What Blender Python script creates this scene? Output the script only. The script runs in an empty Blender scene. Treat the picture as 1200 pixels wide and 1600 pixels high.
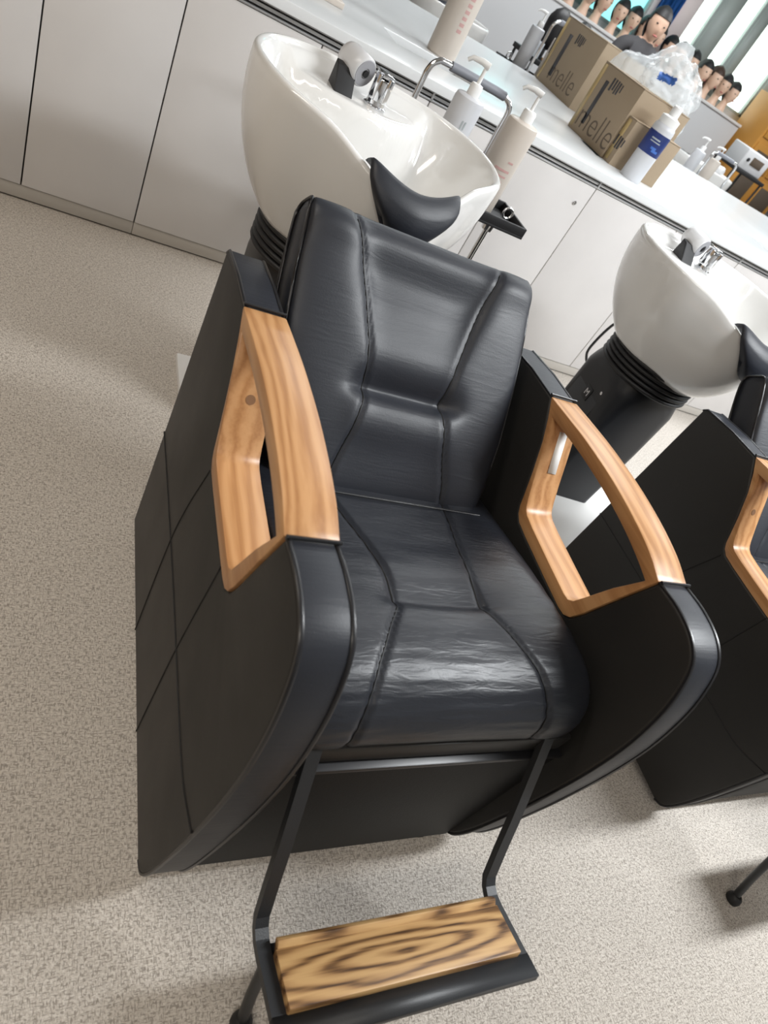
import bpy, bmesh, math, random
from mathutils import Vector, Matrix, noise
random.seed(7)
scene = bpy.context.scene
COL = scene.collection
PI = math.pi

# ---------------------------------------------------------------- camera
cam_d = bpy.data.cameras.new('camera')
cam = bpy.data.objects.new('camera', cam_d)
COL.objects.link(cam)
right = Vector((0.86043865, -0.23769558, 0.45071737))
down = Vector((0.13212914, -0.75020029, -0.64787454))
fwd = Vector((0.49212521, 0.61700919, -0.61409481))
M = Matrix((right, -down, -fwd)).transposed().to_4x4()
M.translation = Vector((-0.5904439, -0.75138216, 1.24181546))
cam.matrix_world = M
cam_d.sensor_fit = 'VERTICAL'
cam_d.sensor_height = 36.0
cam_d.lens = 36.0 * 1045.5 / 1600.0
cam_d.clip_start = 0.02
cam_d.dof.use_dof = True
cam_d.dof.focus_distance = 1.45
cam_d.dof.aperture_fstop = 5.6
scene.camera = cam

# ---------------------------------------------------------------- world, lights, exposure
world = bpy.data.worlds.new('world')
scene.world = world
world.use_nodes = True
world.node_tree.nodes['Background'].inputs[0].default_value = (0.80, 0.90, 1.0, 1)
world.node_tree.nodes['Background'].inputs[1].default_value = 1.0
vs = scene.view_settings
vs.view_transform = 'Standard'
vs.look = 'None'
vs.gamma = 1.0
vs.use_curve_mapping = False
vs.exposure = 0.07

CEIL = 2.80
LAMPS = [  # x, y, length along x, width, watts   (ceiling tube fixtures)
    (2.10, -0.60, 1.9, 0.26, 132),
    (5.20, -0.60, 1.9, 0.26, 70),
    (2.30, 1.90, 1.9, 0.30, 26),
    (5.20, 1.90, 1.9, 0.30, 40),
    (2.30, 4.30, 1.9, 0.30, 50),
    (5.20, 4.30, 1.9, 0.30, 60),
    (-1.90, -1.80, 1.9, 0.30, 34),
    (-1.90, 0.60, 1.9, 0.30, 22),
]
for (lx, ly, ll, lw, pw) in LAMPS:
    ld = bpy.data.lights.new('tube_light', 'AREA')
    ld.shape = 'RECTANGLE'
    ld.size = ll
    ld.size_y = lw
    ld.energy = pw
    ld.color = (0.95, 0.98, 1.0) if lx > 0 else (1.0, 0.92, 0.81)
    lo = bpy.data.objects.new('tube_light', ld)
    lo.location = (lx, ly, CEIL - 0.075)
    COL.objects.link(lo)

# ---------------------------------------------------------------- material helpers
MATS = {}
def new_mat(name):
    m = bpy.data.materials.new(name)
    m.use_nodes = True
    nt = m.node_tree
    b = nt.nodes['Principled BSDF']
    MATS[name] = m
    return m, nt, b
def plain(name, col, rough=0.5, metal=0.0, bump=0.0, bscale=200.0, var=0.0, spec=0.5, coat=0.0):
    m, nt, b = new_mat(name)
    b.inputs['Base Color'].default_value = (*col, 1)
    b.inputs['Roughness'].default_value = rough
    b.inputs['Metallic'].default_value = metal
    b.inputs['Specular IOR Level'].default_value = spec
    if coat: b.inputs['Coat Weight'].default_value = coat
    tc = nt.nodes.new('ShaderNodeTexCoord')
    nz = nt.nodes.new('ShaderNodeTexNoise')
    nz.inputs['Scale'].default_value = bscale
    nz.inputs['Detail'].default_value = 3
    nt.links.new(tc.outputs['Object'], nz.inputs['Vector'])
    if bump > 0:
        bp = nt.nodes.new('ShaderNodeBump')
        bp.inputs['Strength'].default_value = bump
        bp.inputs['Distance'].default_value = 0.002
        nt.links.new(nz.outputs['Fac'], bp.inputs['Height'])
        nt.links.new(bp.outputs['Normal'], b.inputs['Normal'])
    if var > 0:
        n2 = nt.nodes.new('ShaderNodeTexNoise')
        n2.inputs['Scale'].default_value = 6
        nt.links.new(tc.outputs['Object'], n2.inputs['Vector'])
        r = nt.nodes.new('ShaderNodeValToRGB')
        r.color_ramp.elements[0].color = (*[c * (1 - var) for c in col], 1)
        r.color_ramp.elements[1].color = (*[min(1, c * (1 + var)) for c in col], 1)
        nt.links.new(n2.outputs['Fac'], r.inputs['Fac'])
        nt.links.new(r.outputs['Color'], b.inputs['Base Color'])
    return m
def emit(name, col, s):
    m, nt, b = new_mat(name)
    b.inputs['Base Color'].default_value = (*col, 1)
    b.inputs['Emission Color'].default_value = (*col, 1)
    b.inputs['Emission Strength'].default_value = s
    return m
def leather(name, col, rough, wr=0.35, stretch=(3, 26, 26)):
    m, nt, b = new_mat(name)
    L = nt.links
    tc = nt.nodes.new('ShaderNodeTexCoord')
    b.inputs['Base Color'].default_value = (*col, 1)
    # fine pebble
    v = nt.nodes.new('ShaderNodeTexVoronoi'); v.inputs['Scale'].default_value = 420
    L.new(tc.outputs['Object'], v.inputs['Vector'])
    # long creases
    mp = nt.nodes.new('ShaderNodeMapping'); mp.inputs['Scale'].default_value = stretch
    L.new(tc.outputs['Object'], mp.inputs['Vector'])
    n = nt.nodes.new('ShaderNodeTexNoise'); n.inputs['Scale'].default_value = 2.6
    n.inputs['Detail'].default_value = 5; n.inputs['Distortion'].default_value = 1.2
    L.new(mp.outputs['Vector'], n.inputs['Vector'])
    rr = nt.nodes.new('ShaderNodeValToRGB')
    rr.color_ramp.elements[0].position = 0.47; rr.color_ramp.elements[1].position = 0.53
    L.new(n.outputs['Fac'], rr.inputs['Fac'])
    b1 = nt.nodes.new('ShaderNodeBump'); b1.inputs['Strength'].default_value = 0.06; b1.inputs['Distance'].default_value = 0.0012
    L.new(v.outputs['Distance'], b1.inputs['Height'])
    b2 = nt.nodes.new('ShaderNodeBump'); b2.inputs['Strength'].default_value = wr; b2.inputs['Distance'].default_value = 0.0014
    L.new(n.outputs['Fac'], b2.inputs['Height']); L.new(b1.outputs['Normal'], b2.inputs['Normal'])
    L.new(b2.outputs['Normal'], b.inputs['Normal'])
    n3 = nt.nodes.new('ShaderNodeTexNoise'); n3.inputs['Scale'].default_value = 9
    L.new(tc.outputs['Object'], n3.inputs['Vector'])
    mr = nt.nodes.new('ShaderNodeMapRange'); mr.inputs['To Min'].default_value = rough - 0.05; mr.inputs['To Max'].default_value = rough + 0.07
    L.new(n3.outputs['Fac'], mr.inputs['Value']); L.new(mr.outputs['Result'], b.inputs['Roughness'])
    return m
def wood(name, stops, scale, rough=0.42, wave=9.0, dist=5.0, knot=False):
    m, nt, b = new_mat(name)
    L = nt.links
    tc = nt.nodes.new('ShaderNodeTexCoord')
    mp = nt.nodes.new('ShaderNodeMapping'); mp.inputs['Scale'].default_value = scale
    L.new(tc.outputs['Object'], mp.inputs['Vector'])
    w = nt.nodes.new('ShaderNodeTexWave')
    if knot:
        w.wave_type = 'RINGS'; w.rings_direction = 'Z'
    else:
        w.wave_type = 'BANDS'; w.bands_direction = 'X'
    w.inputs['Scale'].default_value = wave
    w.inputs['Distortion'].default_value = dist
    w.inputs['Detail'].default_value = 3
    w.inputs['Detail Scale'].default_value = 1.4
    L.new(mp.outputs['Vector'], w.inputs['Vector'])
    mp2 = nt.nodes.new('ShaderNodeMapping')
    mp2.inputs['Scale'].default_value = (8, 250, 250) if knot else (250, 6, 250)
    L.new(tc.outputs['Object'], mp2.inputs['Vector'])
    n = nt.nodes.new('ShaderNodeTexNoise'); n.inputs['Scale'].default_value = 1.0; n.inputs['Detail'].default_value = 4
    L.new(mp2.outputs['Vector'], n.inputs['Vector'])
    mx = nt.nodes.new('ShaderNodeMath'); mx.operation = 'MULTIPLY_ADD'
    mx.inputs[1].default_value = 0.55; L.new(n.outputs['Fac'], mx.inputs[0])
    ad = nt.nodes.new('ShaderNodeMath'); ad.operation = 'MULTIPLY'; ad.inputs[1].default_value = 0.6
    L.new(w.outputs['Fac'], ad.inputs[0]); L.new(ad.outputs['Value'], mx.inputs[2])
    r = nt.nodes.new('ShaderNodeValToRGB')
    cr = r.color_ramp
    while len(cr.elements) < len(stops): cr.elements.new(0.5)
    for e, (pos, c) in zip(cr.elements, stops):
        e.position = pos; e.color = (*c, 1)
    L.new(mx.outputs['Value'], r.inputs['Fac'])
    L.new(r.outputs['Color'], b.inputs['Base Color'])
    b.inputs['Roughness'].default_value = rough
    bp = nt.nodes.new('ShaderNodeBump'); bp.inputs['Strength'].default_value = 0.10; bp.inputs['Distance'].default_value = 0.001
    L.new(mx.outputs['Value'], bp.inputs['Height']); L.new(bp.outputs['Normal'], b.inputs['Normal'])
    return m

leather('leather', (0.016, 0.0185, 0.026), 0.47, wr=0.30)
leather('leather_seat', (0.014, 0.016, 0.022), 0.385, wr=0.55, stretch=(8, 46, 26))
leather('leather_shaded', (0.0135, 0.0130, 0.0125), 0.50, wr=0.10)  # same black leather, with shade and warm floor bounce mixed into its colour
plain('piping', (0.012, 0.012, 0.014), 0.35)
plain('seam', (0.004, 0.004, 0.005), 0.6)
plain('black_board', (0.009, 0.009, 0.009), 0.6, bump=0.2, bscale=400, spec=0.25)
plain('black_steel', (0.016, 0.017, 0.019), 0.45, bump=0.15, bscale=600)
plain('rubber', (0.010, 0.010, 0.011), 0.55)
plain('pedestal_black', (0.012, 0.013, 0.016), 0.38)
plain('pedestal_side', (0.028, 0.030, 0.034), 0.45)
wood('arm_wood', [(0.20, (0.38, 0.180, 0.070)), (0.50, (0.47, 0.240, 0.100)), (0.85, (0.55, 0.30, 0.135))], (9, 1.0, 7), 0.36, 1.6, 9.0)
wood('plank_wood', [(0.20, (0.050, 0.024, 0.012)), (0.34, (0.20, 0.105, 0.042)), (0.50, (0.36, 0.205, 0.085)), (0.85, (0.50, 0.31, 0.135))], (1.9, 13.0, 13.0), 0.42, 1.7, 6.5, knot=True)
plain('plug_wood', (0.22, 0.11, 0.05), 0.5)
plain('white_label', (0.80, 0.80, 0.78), 0.45)
plain('ceramic', (0.78, 0.775, 0.76), 0.10, coat=0.3)
plain('chrome', (0.82, 0.83, 0.85), 0.12, metal=1.0)
plain('satin_plastic', (0.62, 0.62, 0.63), 0.30)
plain('shower_face', (0.30, 0.30, 0.32), 0.4)
plain('grey_grip', (0.22, 0.23, 0.26), 0.5)
plain('cabinet_laminate', (0.68, 0.66, 0.65), 0.38, var=0.05)
plain('cabinet_edge', (0.50, 0.47, 0.43), 0.45)
plain('gap_dark', (0.035, 0.033, 0.03), 0.7)
plain('aluminium', (0.60, 0.61, 0.62), 0.32, metal=0.7)
plain('worktop_white', (0.76, 0.78, 0.79), 0.22, var=0.02)
plain('trough_grey', (0.42, 0.43, 0.44), 0.4)
plain('white_plastic', (0.82, 0.82, 0.81), 0.35)
plain('bottle_cream', (0.60, 0.54, 0.48), 0.38)
plain('bottle_white', (0.60, 0.61, 0.64), 0.38)
plain('print_pink', (0.56, 0.34, 0.32), 0.5)
plain('print_grey', (0.38, 0.42, 0.43), 0.5)
plain('print_dark', (0.045, 0.042, 0.045), 0.6)
plain('print_brown', (0.13, 0.095, 0.065), 0.6)
plain('label_blue', (0.016, 0.035, 0.17), 0.4, var=0.5)
plain('label_light_blue', (0.06, 0.16, 0.50), 0.4)
plain('cardboard', (0.34, 0.26, 0.175), 0.7, bump=0.2, bscale=150, var=0.06)
plain('tape', (0.40, 0.29, 0.13), 0.35)
plain('navy_cloth', (0.015, 0.020, 0.045), 0.8)
plain('skin', (0.62, 0.40, 0.29), 0.5)
plain('mannequin_skin', (0.68, 0.46, 0.34), 0.45)
plain('hair_black', (0.010, 0.009, 0.010), 0.55, bump=0.5, bscale=120)
plain('hair_brown', (0.045, 0.022, 0.014), 0.55, bump=0.5, bscale=120)
plain('shirt_grey', (0.060, 0.058, 0.062), 0.85, bump=0.3, bscale=60)
plain('trousers', (0.02, 0.021, 0.026), 0.85)
plain('lip', (0.42, 0.13, 0.11), 0.5)
plain('eye_dark', (0.02, 0.015, 0.012), 0.3)
plain('orange_wood', (0.50, 0.235, 0.045), 0.42, var=0.12)
plain('dark_glass', (0.10, 0.075, 0.055), 0.15)
plain('curtain_blue', (0.03, 0.17, 0.52), 0.6)
plain('wall_paint', (0.58, 0.58, 0.58), 0.7)
plain('wall_tan', (0.50, 0.38, 0.26), 0.6, var=0.08)
plain('wall_pink', (0.80, 0.70, 0.70), 0.7)
plain('ceiling_paint', (0.68, 0.68, 0.68), 0.8, bump=0.2, bscale=40)
plain('window_frame_paint', (0.36, 0.40, 0.385), 0.5)
plain('grey_machine', (0.55, 0.55, 0.56), 0.45)
plain('clear_plastic_box', (0.55, 0.58, 0.62), 0.2)
emit('pane_light', (0.86, 1.0, 0.93), 2.6)
emit('pane_cyan', (0.36, 0.88, 0.90), 1.0)
emit('lamp_diffuser', (0.97, 0.99, 1.0), 2.0)

# translucent film of the bags
m, nt, b = new_mat('bag_film')
b.inputs['Base Color'].default_value = (0.82, 0.85, 0.86, 1)
b.inputs['Roughness'].default_value = 0.25
b.inputs['Alpha'].default_value = 0.32

# speckled floor
m, nt, b = new_mat('floor_speckle')
L = nt.links
tc = nt.nodes.new('ShaderNodeTexCoord')
def fleck(scale3, lo, hi):
    mp = nt.nodes.new('ShaderNodeMapping'); mp.inputs['Scale'].default_value = scale3
    L.new(tc.outputs['Object'], mp.inputs['Vector'])
    n = nt.nodes.new('ShaderNodeTexNoise'); n.inputs['Scale'].default_value = 1; n.inputs['Detail'].default_value = 1.5
    L.new(mp.outputs['Vector'], n.inputs['Vector'])
    r = nt.nodes.new('ShaderNodeMapRange'); r.inputs['From Min'].default_value = lo; r.inputs['From Max'].default_value = hi
    L.new(n.outputs['Fac'], r.inputs['Value'])
    return r.outputs['Result']
fa = fleck((110, 420, 100), 0.55, 0.63)
fb = fleck((420, 110, 100), 0.55, 0.63)
fc = fleck((210, 210, 100), 0.30, 0.70)
fd = fleck((1.3, 1.3, 1), 0.3, 0.7)
mx = nt.nodes.new('ShaderNodeMath'); mx.operation = 'MAXIMUM'; L.new(fa, mx.inputs[0]); L.new(fb, mx.inputs[1])
r1 = nt.nodes.new('ShaderNodeValToRGB')
r1.color_ramp.elements[0].color = (0.47, 0.425, 0.375, 1); r1.color_ramp.elements[1].color = (0.655, 0.61, 0.555, 1)
L.new(fc, r1.inputs['Fac'])
mixc = nt.nodes.new('ShaderNodeMix'); mixc.data_type = 'RGBA'
mul = nt.nodes.new('ShaderNodeMath'); mul.operation = 'MULTIPLY'; mul.inputs[1].default_value = 0.62; L.new(mx.outputs['Value'], mul.inputs[0])
L.new(mul.outputs['Value'], mixc.inputs[0]); L.new(r1.outputs['Color'], mixc.inputs[6]); mixc.inputs[7].default_value = (0.17, 0.145, 0.12, 1)
L.new(mixc.outputs[2], b.inputs['Base Color'])
b.inputs['Roughness'].default_value = 0.62
bpn = nt.nodes.new('ShaderNodeBump'); bpn.inputs['Strength'].default_value = 0.25; bpn.inputs['Distance'].default_value = 0.002
L.new(fc, bpn.inputs['Height']); L.new(bpn.outputs['Normal'], b.inputs['Normal'])

# ---------------------------------------------------------------- geometry helpers
def link(name, me, mat, parent=None, smooth=True, loc=None):
    o = bpy.data.objects.new(name, me)
    COL.objects.link(o)
    if mat: me.materials.append(MATS[mat])
    if parent: o.parent = parent
    if loc: o.location = loc
    if smooth:
        me.polygons.foreach_set('use_smooth', [True] * len(me.polygons))
    return o
def autosmooth(me, ang=35):
    bm = bmesh.new(); bm.from_mesh(me)
    for e in bm.edges:
        e.smooth = len(e.link_faces) == 2 and e.calc_face_angle(0) < math.radians(ang)
    bm.to_mesh(me); bm.free()
def from_bm(name, bm, mat, parent=None, ang=35, loc=None):
    bmesh.ops.recalc_face_normals(bm, faces=bm.faces[:])
    for e in bm.edges:
        e.smooth = len(e.link_faces) == 2 and e.calc_face_angle(0) < math.radians(ang)
    me = bpy.data.meshes.new(name)
    bm.to_mesh(me); bm.free()
    return link(name, me, mat, parent, True, loc)
def bm_box(bm, lo, hi, bev=0.0, seg=2, mtx=None):
    v = [bm.verts.new((x, y, z)) for x in (lo[0], hi[0]) for y in (lo[1], hi[1]) for z in (lo[2], hi[2])]
    fs = [bm.faces.new([v[i] for i in q]) for q in ((0, 1, 3, 2), (4, 6, 7, 5), (0, 4, 5, 1), (2, 3, 7, 6), (0, 2, 6, 4), (1, 5, 7, 3))]
    geom = v
    if bev > 0:
        es = list({e for f in fs for e in f.edges})
        r = bmesh.ops.bevel(bm, geom=es, offset=bev, segments=seg, profile=0.5, affect='EDGES')
        geom = list({w for f in r['faces'] for w in f.verts} | {w for w in v if w.is_valid})
    if mtx is not None:
        bmesh.ops.transform(bm, matrix=mtx, verts=[w for w in geom if w.is_valid])
    return geom
def box(name, lo, hi, mat, parent=None, bev=0.002, seg=2):
    bm = bmesh.new(); bm_box(bm, lo, hi, bev, seg)
    return from_bm(name, bm, mat, parent)
def cr(pts, n=8, closed=False):
    """Catmull-Rom through pts"""
    P = [Vector(p) for p in pts]; out = []
    N = len(P); rng = range(N) if closed else range(N - 1)
    for i in rng:
        if closed: a, b_, c, d = P[(i - 1) % N], P[i], P[(i + 1) % N], P[(i + 2) % N]
        else:
            b_, c = P[i], P[i + 1]
            a = P[i - 1] if i > 0 else b_ * 2 - c
            d = P[i + 2] if i + 2 < N else c * 2 - b_
        for k in range(n):
            t = k / n
            out.append(0.5 * ((2 * b_) + (c - a) * t + (2 * a - 5 * b_ + 4 * c - d) * t * t + (3 * b_ - a - 3 * c + d) * t ** 3))
    if not closed: out.append(P[-1].copy())
    return out
def interp(tab, x):
    if x <= tab[0][0]: return tab[0][1]
    for (a, va), (b_, vb) in zip(tab, tab[1:]):
        if x <= b_:
            t = (x - a) / (b_ - a); t = t * t * (3 - 2 * t) if False else t
            return va + (vb - va) * t
    return tab[-1][1]
def tube_bm(bm, path, r, k=8, closed=False, radii=None, ref=None):
    path = [Vector(p) for p in path]; N = len(path); rings = []
    prevn = None
    for i, p in enumerate(path):
        if closed: t = path[(i + 1) % N] - path[(i - 1) % N]
        else: t = path[min(i + 1, N - 1)] - path[max(i - 1, 0)]
        if t.length < 1e-9: t = Vector((0, 0, 1))
        t.normalize()
        if prevn is None:
            a = Vector(ref) if ref else (Vector((0, 0, 1)) if abs(t.z) < 0.9 else Vector((1, 0, 0)))
            n = (a - t * a.dot(t)).normalized()
        else:
            n = prevn - t * prevn.dot(t)
            n = n.normalized() if n.length > 1e-6 else t.orthogonal().normalized()
        prevn = n; bnm = t.cross(n)
        rr = radii[i] if radii else r
        rings.append([bm.verts.new(p + (n * math.cos(2 * PI * j / k) + bnm * math.sin(2 * PI * j / k)) * rr) for j in range(k)])
    for i in range(N if closed else N - 1):
        a, c = rings[i], rings[(i + 1) % N]
        for j in range(k):
            bm.faces.new((a[j], a[(j + 1) % k], c[(j + 1) % k], c[j]))
    if not closed:
        bm.faces.new(rings[0][::-1]); bm.faces.new(rings[-1])
def tube(name, path, r, mat, parent=None, k=8, closed=False, radii=None, loc=None):
    bm = bmesh.new(); tube_bm(bm, path, r, k, closed, radii)
    return from_bm(name, bm, mat, parent, 60, loc)
def lathe_bm(bm, prof, k=24, c=(0, 0), sx=1.0, sy=1.0):
    rings = []
    for (r, z) in prof:
        rings.append([bm.verts.new((c[0] + r * sx * math.cos(2 * PI * j / k), c[1] + r * sy * math.sin(2 * PI * j / k), z)) for j in range(k)])
    for a, b_ in zip(rings, rings[1:]):
        for j in range(k): bm.faces.new((a[j], a[(j + 1) % k], b_[(j + 1) % k], b_[j]))
    bm.faces.new(rings[0][::-1]); bm.faces.new(rings[-1])
def lathe(name, prof, mat, parent=None, k=24, c=(0, 0), sx=1.0, sy=1.0, loc=None, ang=35):
    bm = bmesh.new(); lathe_bm(bm, prof, k, c, sx, sy)
    return from_bm(name, bm, mat, parent, ang, loc)
def sweep_rect(name, path, w, h, mat, parent=None, side=(1, 0, 0), bev=0.002):
    """rectangular bar: w along side, h across"""
    bm = bmesh.new(); path = [Vector(p) for p in path]; N = len(path); rings = []
    s = Vector(side)
    for i, p in enumerate(path):
        t = (path[min(i + 1, N - 1)] - path[max(i - 1, 0)]).normalized()
        ss = (s - t * s.dot(t)).normalized(); n = t.cross(ss)
        rings.append([bm.verts.new(p + ss * a * w / 2 + n * b_ * h / 2) for a, b_ in ((-1, -1), (1, -1), (1, 1), (-1, 1))])
    for a, c in zip(rings, rings[1:]):
        for j in range(4): bm.faces.new((a[j], a[(j + 1) % 4], c[(j + 1) % 4], c[j]))
    bm.faces.new(rings[0][::-1]); bm.faces.new(rings[-1])
    if bev:
        es = [e for e in bm.edges if e.calc_face_angle(0) > 1.0]
        bmesh.ops.bevel(bm, geom=es, offset=bev, segments=2, profile=0.5, affect='EDGES')
    return from_bm(name, bm, mat, parent, 22)
def prism_x(name, prof, x0, x1, mat, parent=None, bev=0.0, seg=3, ang=35):
    """profile of (y,z) extruded from x0 to x1"""
    bm = bmesh.new()
    A = [bm.verts.new((x0, y, z)) for y, z in prof]; B = [bm.verts.new((x1, y, z)) for y, z in prof]
    n = len(prof)
    fa = bm.faces.new(A); fb = bm.faces.new(B[::-1])
    for i in range(n): bm.faces.new((A[i], B[i], B[(i + 1) % n], A[(i + 1) % n]))
    bmesh.ops.recalc_face_normals(bm, faces=bm.faces[:])
    if bev:
        es = list(fa.edges) + list(fb.edges)
        bmesh.ops.bevel(bm, geom=es, offset=bev, segments=seg, profile=0.5, affect='EDGES')
    big = [f for f in bm.faces if len(f.verts) > 4]
    bmesh.ops.triangulate(bm, faces=big)
    return from_bm(name, bm, mat, parent, ang)
def empty(name, loc=(0, 0, 0), rz=0.0):
    o = bpy.data.objects.new(name, None); COL.objects.link(o)
    o.location = loc; o.rotation_euler = (0, 0, rz); o.empty_display_size = 0.1
    return o
def tag(o, label, cat, group=None):
    o['label'] = label; o['category'] = cat
    if group: o['group'] = group
    return o
def struct(o):
    o['kind'] = 'structure'
    return o
def copy_tree(o, parent=None, skip=()):
    c = o.copy(); COL.objects.link(c)
    if parent is not None: c.parent = parent
    for ch in [x for x in bpy.data.objects if x.parent == o]:
        if ch.name.split('.')[0] in skip: continue
        copy_tree(ch, c, skip)
    return c
def text(name, body, size, mat, parent, mtx, align='CENTER', ext=0.0004):
    cu = bpy.data.curves.new(name, 'FONT'); cu.body = body; cu.size = size; cu.align_x = align; cu.align_y = 'CENTER'; cu.extrude = ext; cu.offset = -0.0022 if size > 0.1 else 0.0
    t = bpy.data.objects.new(name, cu); COL.objects.link(t)
    dg = bpy.context.evaluated_depsgraph_get()
    me = bpy.data.meshes.new_from_object(t.evaluated_get(dg))
    bpy.data.objects.remove(t)
    me.transform(mtx)
    return link(name, me, mat, parent, False)

# ================================================================= the room
X0, X1, Y0, Y1 = -3.6, 8.2, -3.4, 6.62
def plane_box(name, lo, hi, mat):
    return struct(box(name, lo, hi, mat, None, 0))
plane_box('floor', (X0, Y0, -0.06), (X1, Y1, 0.0), 'floor_speckle')
plane_box('ceiling', (X0, Y0, CEIL), (X1, Y1, CEIL + 0.06), 'ceiling_paint')
plane_box('wall_left', (X0 - 0.08, Y0, 0), (X0, Y1, CEIL), 'wall_tan')
plane_box('wall_right', (X1, Y0, 0), (X1 + 0.08, Y1, CEIL), 'wall_paint')
plane_box('wall_front', (X0, Y0 - 0.08, 0), (X1, Y0, CEIL), 'wall_paint')
# back wall: sill wall, head wall, piers and real window openings
SILL, HEAD = 1.30, 2.30
wins = [(2.9, 3.55, 'pane_cyan'), (3.66, 4.40, 'pane_cyan'), (4.91, 5.15, 'pane_light'), (5.38, 5.66, 'pane_light'), (5.80, 6.32, 'pane_light'), (6.45, 7.0, 'pane_light')]
wb = empty('wall_back', (0, 0, 0)); struct(wb)
box('sill_wall', (X0, Y1, 0), (X1, Y1 + 0.12, SILL), 'wall_paint', wb, 0)
box('head_wall', (X0, Y1, HEAD), (X1, Y1 + 0.12, CEIL), 'wall_paint', wb, 0)
edges = [X0] + [v for w in wins for v in w[:2]] + [X1]
for i in range(0, len(edges), 2):
    a, c = edges[i], edges[i + 1]
    pm = 'wall_pink' if 4.2 < a < 4.6 else ('wall_paint' if i in (0, len(edges) - 2) else 'window_frame_paint')
    box('pier', (a, Y1, SILL), (c, Y1 + 0.12, HEAD), pm, wb, 0)
for i, (a, c, mt) in enumerate(wins):
    w = empty('window_%d' % (i + 1), ((a + c) / 2, Y1 + 0.05, SILL)); struct(w)
    h = HEAD - SILL; hw = (c - a) / 2
    box('pane', (-hw, 0.03, 0), (hw, 0.036, h), mt, w, 0)
    for nm, lo, hi in (('frame_side', (-hw, -0.02, 0), (-hw + 0.025, 0.03, h)), ('frame_side', (hw - 0.025, -0.02, 0), (hw, 0.03, h)),
                       ('frame_rail', (-hw, -0.02, 0), (hw, 0.03, 0.03)), ('frame_rail', (-hw, -0.02, h - 0.03), (hw, 0.03, h))):
        box(nm, lo, hi, 'window_frame_paint', w, 0.002)
for i, (lx, ly, ll, lw, pw) in enumerate(LAMPS):
    lf = empty('ceiling_lamp', (lx, ly, CEIL))
    tag(lf, 'slim white ceiling lamp ' + ['over the space between the two near chairs', 'over the far right of the near chairs', 'over the near edge of the worktop', 'over the right end of the worktop',
        'over the far row of basins', 'over the window shelf end of the far row', 'over the open floor behind the photographer', 'over the left end of the worktop'][i], 'ceiling lamp', 'ceiling lamps over the room')
    box('housing', (-ll / 2 - 0.03, -lw / 2 - 0.03, -0.05), (ll / 2 + 0.03, lw / 2 + 0.03, 0.0), 'white_plastic', lf, 0.004)
    box('diffuser', (-ll / 2, -lw / 2, -0.066), (ll / 2, lw / 2, -0.05), 'lamp_diffuser', lf, 0.003)

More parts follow.
